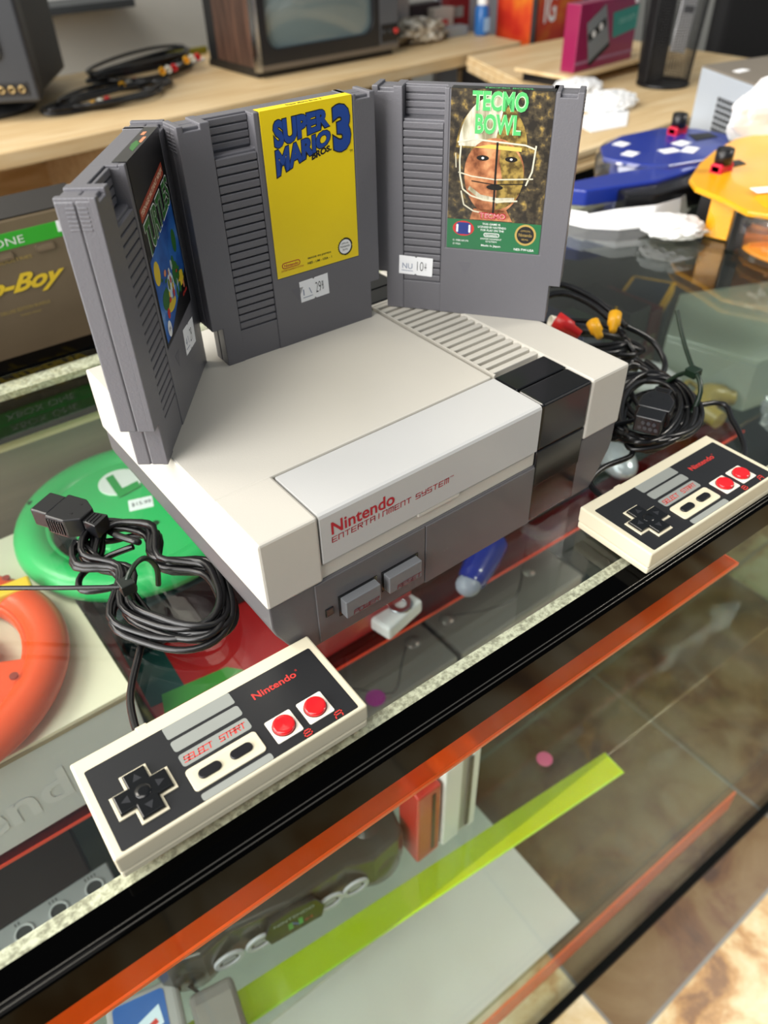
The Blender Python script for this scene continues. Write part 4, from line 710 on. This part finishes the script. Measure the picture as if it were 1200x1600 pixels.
# desk clutter on the right end of the desk
t0 = thing('spray_bottle', 'blue bottle with a white cap on the desk corner', 'bottle', (1372, 1310, 0)); MB().lathe([(0, 0), (15, 0), (17, 3), (17, 52), (11, 62), (9, 64)], mat('bottle_blue', '#2a6ab0', .3), n=24).build('body', t0); MB().lathe([(12, 60), (12, 84), (0, 86)], WHITE, n=20).build('cap', t0); MB().bm(slab([rrect(-9, 8, 9, 36, 2)], 16.6, 17.6), mat('bottle_label', '#9cc4e4', .4)).build('label', t0).rotation_euler.x = math.radians(90)
o = crumple(MB(), (0, 0, 18), (75, 42, 26), ramp2('bagged_parts', [(.35, '#5a5046'), (.5, '#a99c84'), (.65, '#e8e2d4')], 60, .4, detail=8), 13, .3).build('parts_bag', loc=W(1200, 1345, 2)); tag(o, 'clear bag of small loose parts on the desk beside the television', 'bag')
for x, y, w, d, h, c, lb in ((1240, 1410, 90, 30, 62, '#2a1f22', 'dark small carton behind the bag of parts on the desk'), (1285, 1330, 62, 30, 20, '#8f9091', 'small grey gadget box between the bag of parts and the blue bottle'), (1290, 1385, 60, 28, 52, '#b9b0a4', 'pale carton with red writing behind the grey gadget box'), (1130, 1400, 96, 50, 105, '#b3ada6', 'large pale carton behind the bag of parts'), (1345, 1400, 70, 24, 88, '#7c1f24', 'dark red carton behind the blue bottle')):
    s = MB(); s.box(0, w, 0, d, 0, h, mat('carton_' + c[1:], c, .5), 1); s.flat(rect(w * .2, h * .3, w * .7, h * .55), PRED if c == '#b9b0a4' else BARG, on_y(-.3)); o = s.build('small_carton', loc=W(x, y, .5)); tag(o, lb, 'box', 'small cartons on the desk')
t0 = thing('display_board', 'tall pale grey panel standing behind the right end of the desk', 'panel', (1400, 1440, -H0), .1); MB().box(-30, 250, 30, 42, 0, C(330), mat('panel_pale', '#b6bcc2', .5), 1).build('board', t0); 


# ============================================================ BACKGROUND RIGHT
wc = thing('wooden_counter', 'maple counter with a banded edge and dark base at the upper right', 'counter', (0, 0, -H0)); o2 = [(800, 520), (1560, 560), (1560, 1150), (1180, 1150), (1083, 900)]
for i in range(3): MB().prism([(x - (1 if i % 2 else 0), y - (3 if i % 2 == 0 else 0)) for x, y in o2], C(-30 + i * 10 + .3), C(-20 + i * 10 - .4), WOODF, 'z', 1.5).build('top_layer', wc)
MB().prism([(x + 8, y + 22) for x, y in o2], 0, C(-30), mat('counter_base_black', '#0e0e10', .5), 'z').build('base', wc)
rs = thing('box_riser', 'small tilted maple riser board on the right counter under the maroon box', 'shelf', (1085, 775, 0), .09); MB().box(0, 300, 0, 130, 16, 22, WOODF, 1).build('board', rs)
for x in (14, 270): MB().box(x, x + 14, 30, 120, 0, 16.2, BLK).build('foot', rs)
wk = thing('cassette_player_box', 'maroon cassette player box with a teal panel, on the riser board', 'box', (1108, 792, 22.2), .1); MAR_ = mat('maroon_card', '#8a1348', .35, coat=.3)
s = MB(); s.box(0, 182, 0, 30, 0, 104, MAR_, 1.5); s.flat(rect(0, 12, 182, 17), mat('stripe_grey', '#a06a85', .5), on_y(-.4)); s.build('box', wk)
s = MB(); s.flat([(108, 42), (182, 50), (182, 88), (100, 82)], mat('teal_panel', '#2f8f82', .4), on_y(-.5)); s.text('STEREO CASSETTE', mat('teal_pale', '#9fd0c6', .5), [(122, 62), (174, 66), (174, 74), (122, 70)], on_y(-.7)); s.build('teal_panel', wk)
s = MB(); F = on_y(-.9); s.flat([(40, 12), (98, 38), (74, 98), (22, 74)], mat('player_grey', '#7f8487', .4), F); s.flat([(40, 12), (98, 38), (101, 31), (43, 5)], INK, F); s.flat([(34, 44), (82, 66), (77, 78), (29, 56)], INK, on_y(-1.1)); s.flat(ring(46, 56, 5.5, 5.5, 16), WHITE, on_y(-1.3)); s.flat(ring(66, 65, 5.5, 5.5, 16), WHITE, on_y(-1.3)); s.build('player_picture', wk, label='printed picture of a grey cassette player')
s = MB(); s.box(168, 178, -.6, 0, 90, 98, PAPER); s.build('price_tag', wk)
sh = thing('box_rack', 'narrow wooden rack behind the desk corner holding cartons', 'rack', (1440, 1200, -H0), .1)
for z in (-130, -62, -24): MB().box(0, 190, 0, 200, C(z - 6), C(z), WOODF, 1).build('shelf', sh)
MB().box(-8, 0, 0, 10, 0, C(160), mat('post_dark', '#2b2a2c', .4), 1).build('upright', sh); MB().box(190, 198, 0, 10, 0, C(160), mat('post_dark', '#2b2a2c', .4), 1).build('upright', sh)
OG = ramp2('orange_red_print', [(.35, '#d0731c'), (.5, '#c8411a'), (.65, '#b32312')], 14, .4)
def rackbox(x, y, z, w, d, h, m, lb, t_=None):
    s = MB(); s.box(0, w, 0, d, 0, h, m, 1.2)
    if t_: s.text(t_, WHITE, rect(w * .15, h * .35, w * .4, h * .8), on_y(-.5), .02)
    o = s.build('game_box', loc=W(x, y, z)); o.rotation_euler.z = .1; tag(o, lb, 'box', 'cartons on the rack'); return o
rackbox(1446, 1206, -23.4, 176, 120, 130, OG, 'tall orange and red carton on the rack, behind the maroon box', 'IG'); rackbox(1450, 1206, -61.4, 80, 100, 28, mat('olive_card', '#8f8420', .5), 'olive yellow carton in the rack, left one under the orange carton'); rackbox(1540, 1216, -61.4, 70, 100, 28, mat('olive_card2', '#77701c', .5), 'olive yellow carton in the rack, right one under the orange carton'); rackbox(1450, 1206, -129.4, 150, 120, 52, mat('grey_card', '#a19a98', .5), 'grey carton with a red mark on the lowest rack board')
o = MB().box(0, 120, 0, 50, 0, 26, mat('yellow_card', '#d9b91a', .5), 1).build('game_box', loc=W(1245, 900, 80)); 
bpy.data.objects.remove(o)
# mesh cup
cup = thing('mesh_bin', 'tall black wire mesh bin on the right counter', 'bin', (1245, 700, 0)); s = MB(); R0, R1, HH = 44, 56, 210
for i in range(64):
    a = 2 * math.pi * i / 64
    s.tube([(R0 * math.cos(a), R0 * math.sin(a), 2), (R1 * math.cos(a), R1 * math.sin(a), HH)], .45, BLK, 4, sub=1)
for j in range(52):
    z = 3 + (HH - 4) * j / 51; r_ = R0 + (R1 - R0) * z / HH; s.tube([(r_ * math.cos(2 * math.pi * k / 32), r_ * math.sin(2 * math.pi * k / 32), z) for k in range(32)], .4, BLK, 4, sub=1, closed=True)
s.build('mesh_wall', cup); MB().lathe([(0, 0), (46, 0), (46, 5), (44, 5), (44, 2), (0, 2)], BLK).build('base_ring', cup)
s = MB(); s.prism([(-8, 52), (34, 44), (58, 250), (16, 250)], -2, 0, mat('white_ribbed_sheet', '#d9dade', .6), 'y'); s.flat([(8, 108), (36, 104), (38, 114), (10, 118)], mat('sheet_grey_print', '#77787c', .6), on_y(-2.4)); o = s.build('paper_sheet', loc=W(1243, 690, 2.4)); tag(o, 'white sheet with grey print standing inside the mesh bin', 'paper')
s = MB(); s.box(-26, 24, 10, 30, 2.4, 200, BLK, 3); o = s.build('black_folder', loc=W(1236, 700, .2)); tag(o, 'black folder standing inside the mesh bin', 'folder')
ch = thing('office_chair', 'black office chair behind the silver computer case', 'chair', (2150, 930, -H0), -.5)
s = MB(); s.box(-230, 230, 30, 90, 760, 1330, mat('chair_black_fabric', '#0b0b0d', .8, bump=.3), 28, seg=4); s.build('backrest', ch); MB().box(-230, 230, -60, 300, 430, 510, mat('chair_black_fabric', '#0b0b0d', .8), 24, seg=3, T=TL(0, 120, 0)).build('seat', ch); MB().cyl((0, 240, 60), 28, 380, BLK).build('column', ch)
MB().box(-30, 30, 60, 110, 470, 800, BLK, 8).build('back_support', ch)
for i in range(5): MB().box(0, 300, -20, 20, 30, 64, BLK, 8, T=TL(0, 240, 0) @ RZ(i * 2 * math.pi / 5)).build('leg', ch)
# crumpled tissue on the right counter
TIS = ramp2('tissue_white', [(.3, '#dfe1e2'), (.7, '#f2f2f1')], 20, .8)
for x, y, r3, sd, lb in ((1085, 760, (46, 34, 14), 2, 'crumpled white tissue on the right counter, nearest the riser board'), (1040, 655, (50, 36, 15), 3, 'crumpled white tissue on the right counter, nearer one behind the right cartridge')):
    o = crumple(MB(), (0, 0, r3[2] * .55 + .3), r3, TIS, sd, .2).build('tissue', loc=W(x, y, 0)); tag(o, lb, 'tissue', 'tissues on the right counter')
o = MB().prism([(905, 572), (972, 560), (1048, 616), (1000, 650), (930, 640)], .3, 1.2, PAPER).build('paper_note', loc=W(0, 0, 0)); tag(o, 'flat bluish-white paper at the front edge of the right counter', 'paper')
# silver computer case
pc = thing('computer_case', 'silver computer case with square vent holes, standing on the glass at the right edge', 'computer case', (0, 0, .6)); PCM = mat('silver_case_paint', '#c2cbd6', .3, .3, var=.03); FP = [(987, 404), (960, 345), (936, 250), (1250, 180), (1300, 400)]
MB().prism([(987, 462), (925, 326), (1180, 215), (1290, 399)], 4, 90, PCM, 'z', 1.5).build('body', pc); MB().prism([(987, 462), (925, 326), (1180, 215), (1290, 399)], 90, 92.5, mat('case_top_taupe', '#8b8276', .4, .2), 'z', .8).build('top_cover', pc)
d_ = Vector((925 - 987, 326 - 462, 0)); ln = d_.length; d_.normalize(); nrm = Vector((-d_.y, d_.x, 0)) * -1
FV = lambda u, z: tuple(Vector((987, 462, 0)) + d_ * u + nrm * (.35 if nrm.x < 0 else -.35) + Vector((0, 0, z)))
s = MB()
for r_ in range(7):
    for c_ in range(12): s.flat(rect(54 + c_ * 6.6, 14 + r_ * 7.4, 59 + c_ * 6.6, 19.6 + r_ * 7.4), INK, FV)
v_ = s.build('vent_grid', pc); v_['kind'] = 'stuff'
s = MB(); s.cyl((1050, 372, 92.4), 14, .6, INK); s.build('top_hole', pc); MB().box(980, 1002, 398, 410, 92.6, 93.4, PAPER, .3).build('paper_scrap', pc)
for x, y in ((980, 440), (940, 345), (1165, 235), (1260, 390)): MB().cyl((x, y, 0), 6, 4.2, BLK, 14).build('foot', pc)

# ============================================================ TAPE WINDERS ON THE GLASS
BW = mat('winder_blue', '#18308f', .3, coat=.3); YW = mat('winder_yellow', '#f0a80c', .3, coat=.3); KR = mat('knob_red', '#d01238', .4); CL = clear('clear_cover', '#f4f6f8', 1.5, .03, 2.0, .06)
def knob(par, x, y, z, h=16):
    s = MB(); s.box(x - 12, x + 12, y - 6, y + 6, z, z + h * .6, KR, 1.5); s.box(x - 12, x - 6, y - 7, y + 7, z - 12, z + h * .5, KR, 1); s.box(x + 6, x + 12, y - 7, y + 7, z - 12, z + h * .5, KR, 1); k = s.build('red_clamp', par); MB().cyl((x, y, z + h * .5), 9.5, 15, BLK, 20).cyl((x, y, z + h * .5 + 15), 8.6, 1.2, BLK, 20).build('knob', k)
b1 = thing('tape_dispenser', 'blue tape dispenser with white stickers, a red clamp and a long handle, on the glass', 'tape dispenser', (0, 0, .4), 0, 'tape dispensers on the glass')
s = MB(); s.bm(slab([[(712, 392), (722, 350), (742, 322), (800, 306), (850, 316), (905, 350), (900, 395), (868, 428), (800, 438), (745, 424)]], 32, 38, 1.5), BW); s.prism([(735, 400), (745, 345), (800, 322), (870, 350), (872, 400), (800, 425)], 2, 33, BW, 'z', 2); s.build('body', b1)
s = MB(); s.prism([(600, 352), (612, 332), (700, 303), (800, 300), (812, 322), (742, 335), (690, 352), (618, 366)], 16, 34, BW, 'z', 2); s.build('handle', b1)
s = MB(); s.prism([(640, 300), (668, 282), (740, 270), (790, 282), (796, 308), (700, 312), (652, 322)], 3, 30, BLK, 'z', 3); s.build('tape_holder', b1, label='black tape holder')
s = MB(); s.lathe([(96, 4), (98, 6), (98, 34), (94, 39)], CL, (800, 372, 0), sy=.7); s.build('clear_cover', b1)
knob(b1, 862, 398, 38)
for i, (x, y, w_, a_) in enumerate(((745, 380, 20, .2), (790, 356, 24, -.3), (812, 342, 26, .3), (828, 366, 22, 0), (770, 414, 18, .1))): MB().box(-w_ / 2, w_ / 2, -8, 8, 38.1, 38.5, PAPER, .1, T=TL(x, y, 0) @ RZ(a_)).build('sticker', b1)
MB().prism([(850, 360), (885, 352), (894, 372), (866, 384)], 38.1, 38.6, INK).build('slot', b1)
b2 = thing('tape_dispenser', 'yellow tape dispenser with a clear spool window and a red clamp, at the right edge', 'tape dispenser', (0, 0, .4), 0, 'tape dispensers on the glass')
o = [(672, 236), (690, 256), (745, 282), (800, 300), (860, 312), (930, 300), (930, 60), (700, 60), (668, 110), (648, 160), (662, 196)]
s = MB(); s.bm(slab([o], 42, 48, 1.8), YW); s.lathe([(0, 51), (30, 51.5), (56, 50), (60, 47)], YW, (722, 130, 0)); s.build('top_plate', b2)
s = MB(); s.prism([(690, 240), (760, 272), (800, 240), (760, 200), (700, 210)], 1, 43, mat('winder_black_core', '#161618', .4), 'z', 2); s.prism([(672, 216), (684, 222), (690, 196), (678, 190)], 1, 43, YW, 'z', 1); s.prism([(655, 176), (664, 184), (672, 170), (662, 164)], 1, 43, BLK, 'z', 1); s.build('frame', b2)
s = MB(); s.lathe([(0, 3), (62, 3), (64, 5), (62, 8), (0, 8)], mat('spool_orange', '#f0960a', .4), (716, 128, 0)); 
for i in range(12): s.box(24, 60, -1.2, 1.2, 8, 12, mat('spool_orange', '#f0960a', .4), T=TL(716, 128, 0) @ RZ(i * math.pi / 6))
s.cyl((716, 128, 8), 24, 20, WHITE, 28); s.build('spool', b2, label='orange spool with a white core')
s = MB(); s.lathe([(68, 1), (72, 2), (72, 44), (69, 45)], CL, (716, 128, 0)); s.build('clear_window', b2)
knob(b2, 735, 250, 48); MB().prism([(752, 250), (778, 246), (786, 260), (762, 268)], 48.1, 48.6, INK).build('slot', b2)
T = TL(706, 176, 0) @ RZ(-.5); MB().box(-16, 16, -8, 8, 51.8, 52.2, PAPER, .1, T=T).build('label', b2)
# white tape hanging between the dispensers, tissue under the yellow one
s = MB(); pts = [(592, 352), (600, 320), (622, 294), (660, 276), (700, 272), (735, 282)]
for i in range(len(pts) - 1):
    a = Vector(pts[i]); b_ = Vector(pts[i + 1]); s.add([(a.x, a.y, .5), (b_.x, b_.y, .5), (b_.x + 3, b_.y + 5, 22 if i > 0 else 16), (a.x + 3, a.y + 5, 22 if i > 1 else 14)], [[0, 1, 2, 3]], PAPER, None, True); s.add([(a.x + .8, a.y + .8, .5), (b_.x + .8, b_.y + .8, .5), (b_.x + 3.8, b_.y + 5.8, 22 if i > 0 else 16), (a.x + 3.8, a.y + 5.8, 22 if i > 1 else 14)], [[3, 2, 1, 0]], PAPER, None, True)
o = s.build('paper_tape', loc=W(-2, -7, 0)); tag(o, 'white punched tape curving below the blue dispenser', 'tape')
o = crumple(MB(), (0, 0, 10), (30, 22, 12), TIS, 17, .25).build('tissue', loc=W(648, 238, .5)); o.rotation_euler.z = -1.0; tag(o, 'crumpled white tissue on the glass beneath the yellow dispenser', 'tissue')
o = crumple(MB(), (0, 0, 0), (70, 16, 46), TIS, 23, .18).build('tissue', loc=W(935, 300, 66)); o.rotation_euler.z = -.4; tag(o, 'white tissue leaning against the silver computer case', 'tissue')
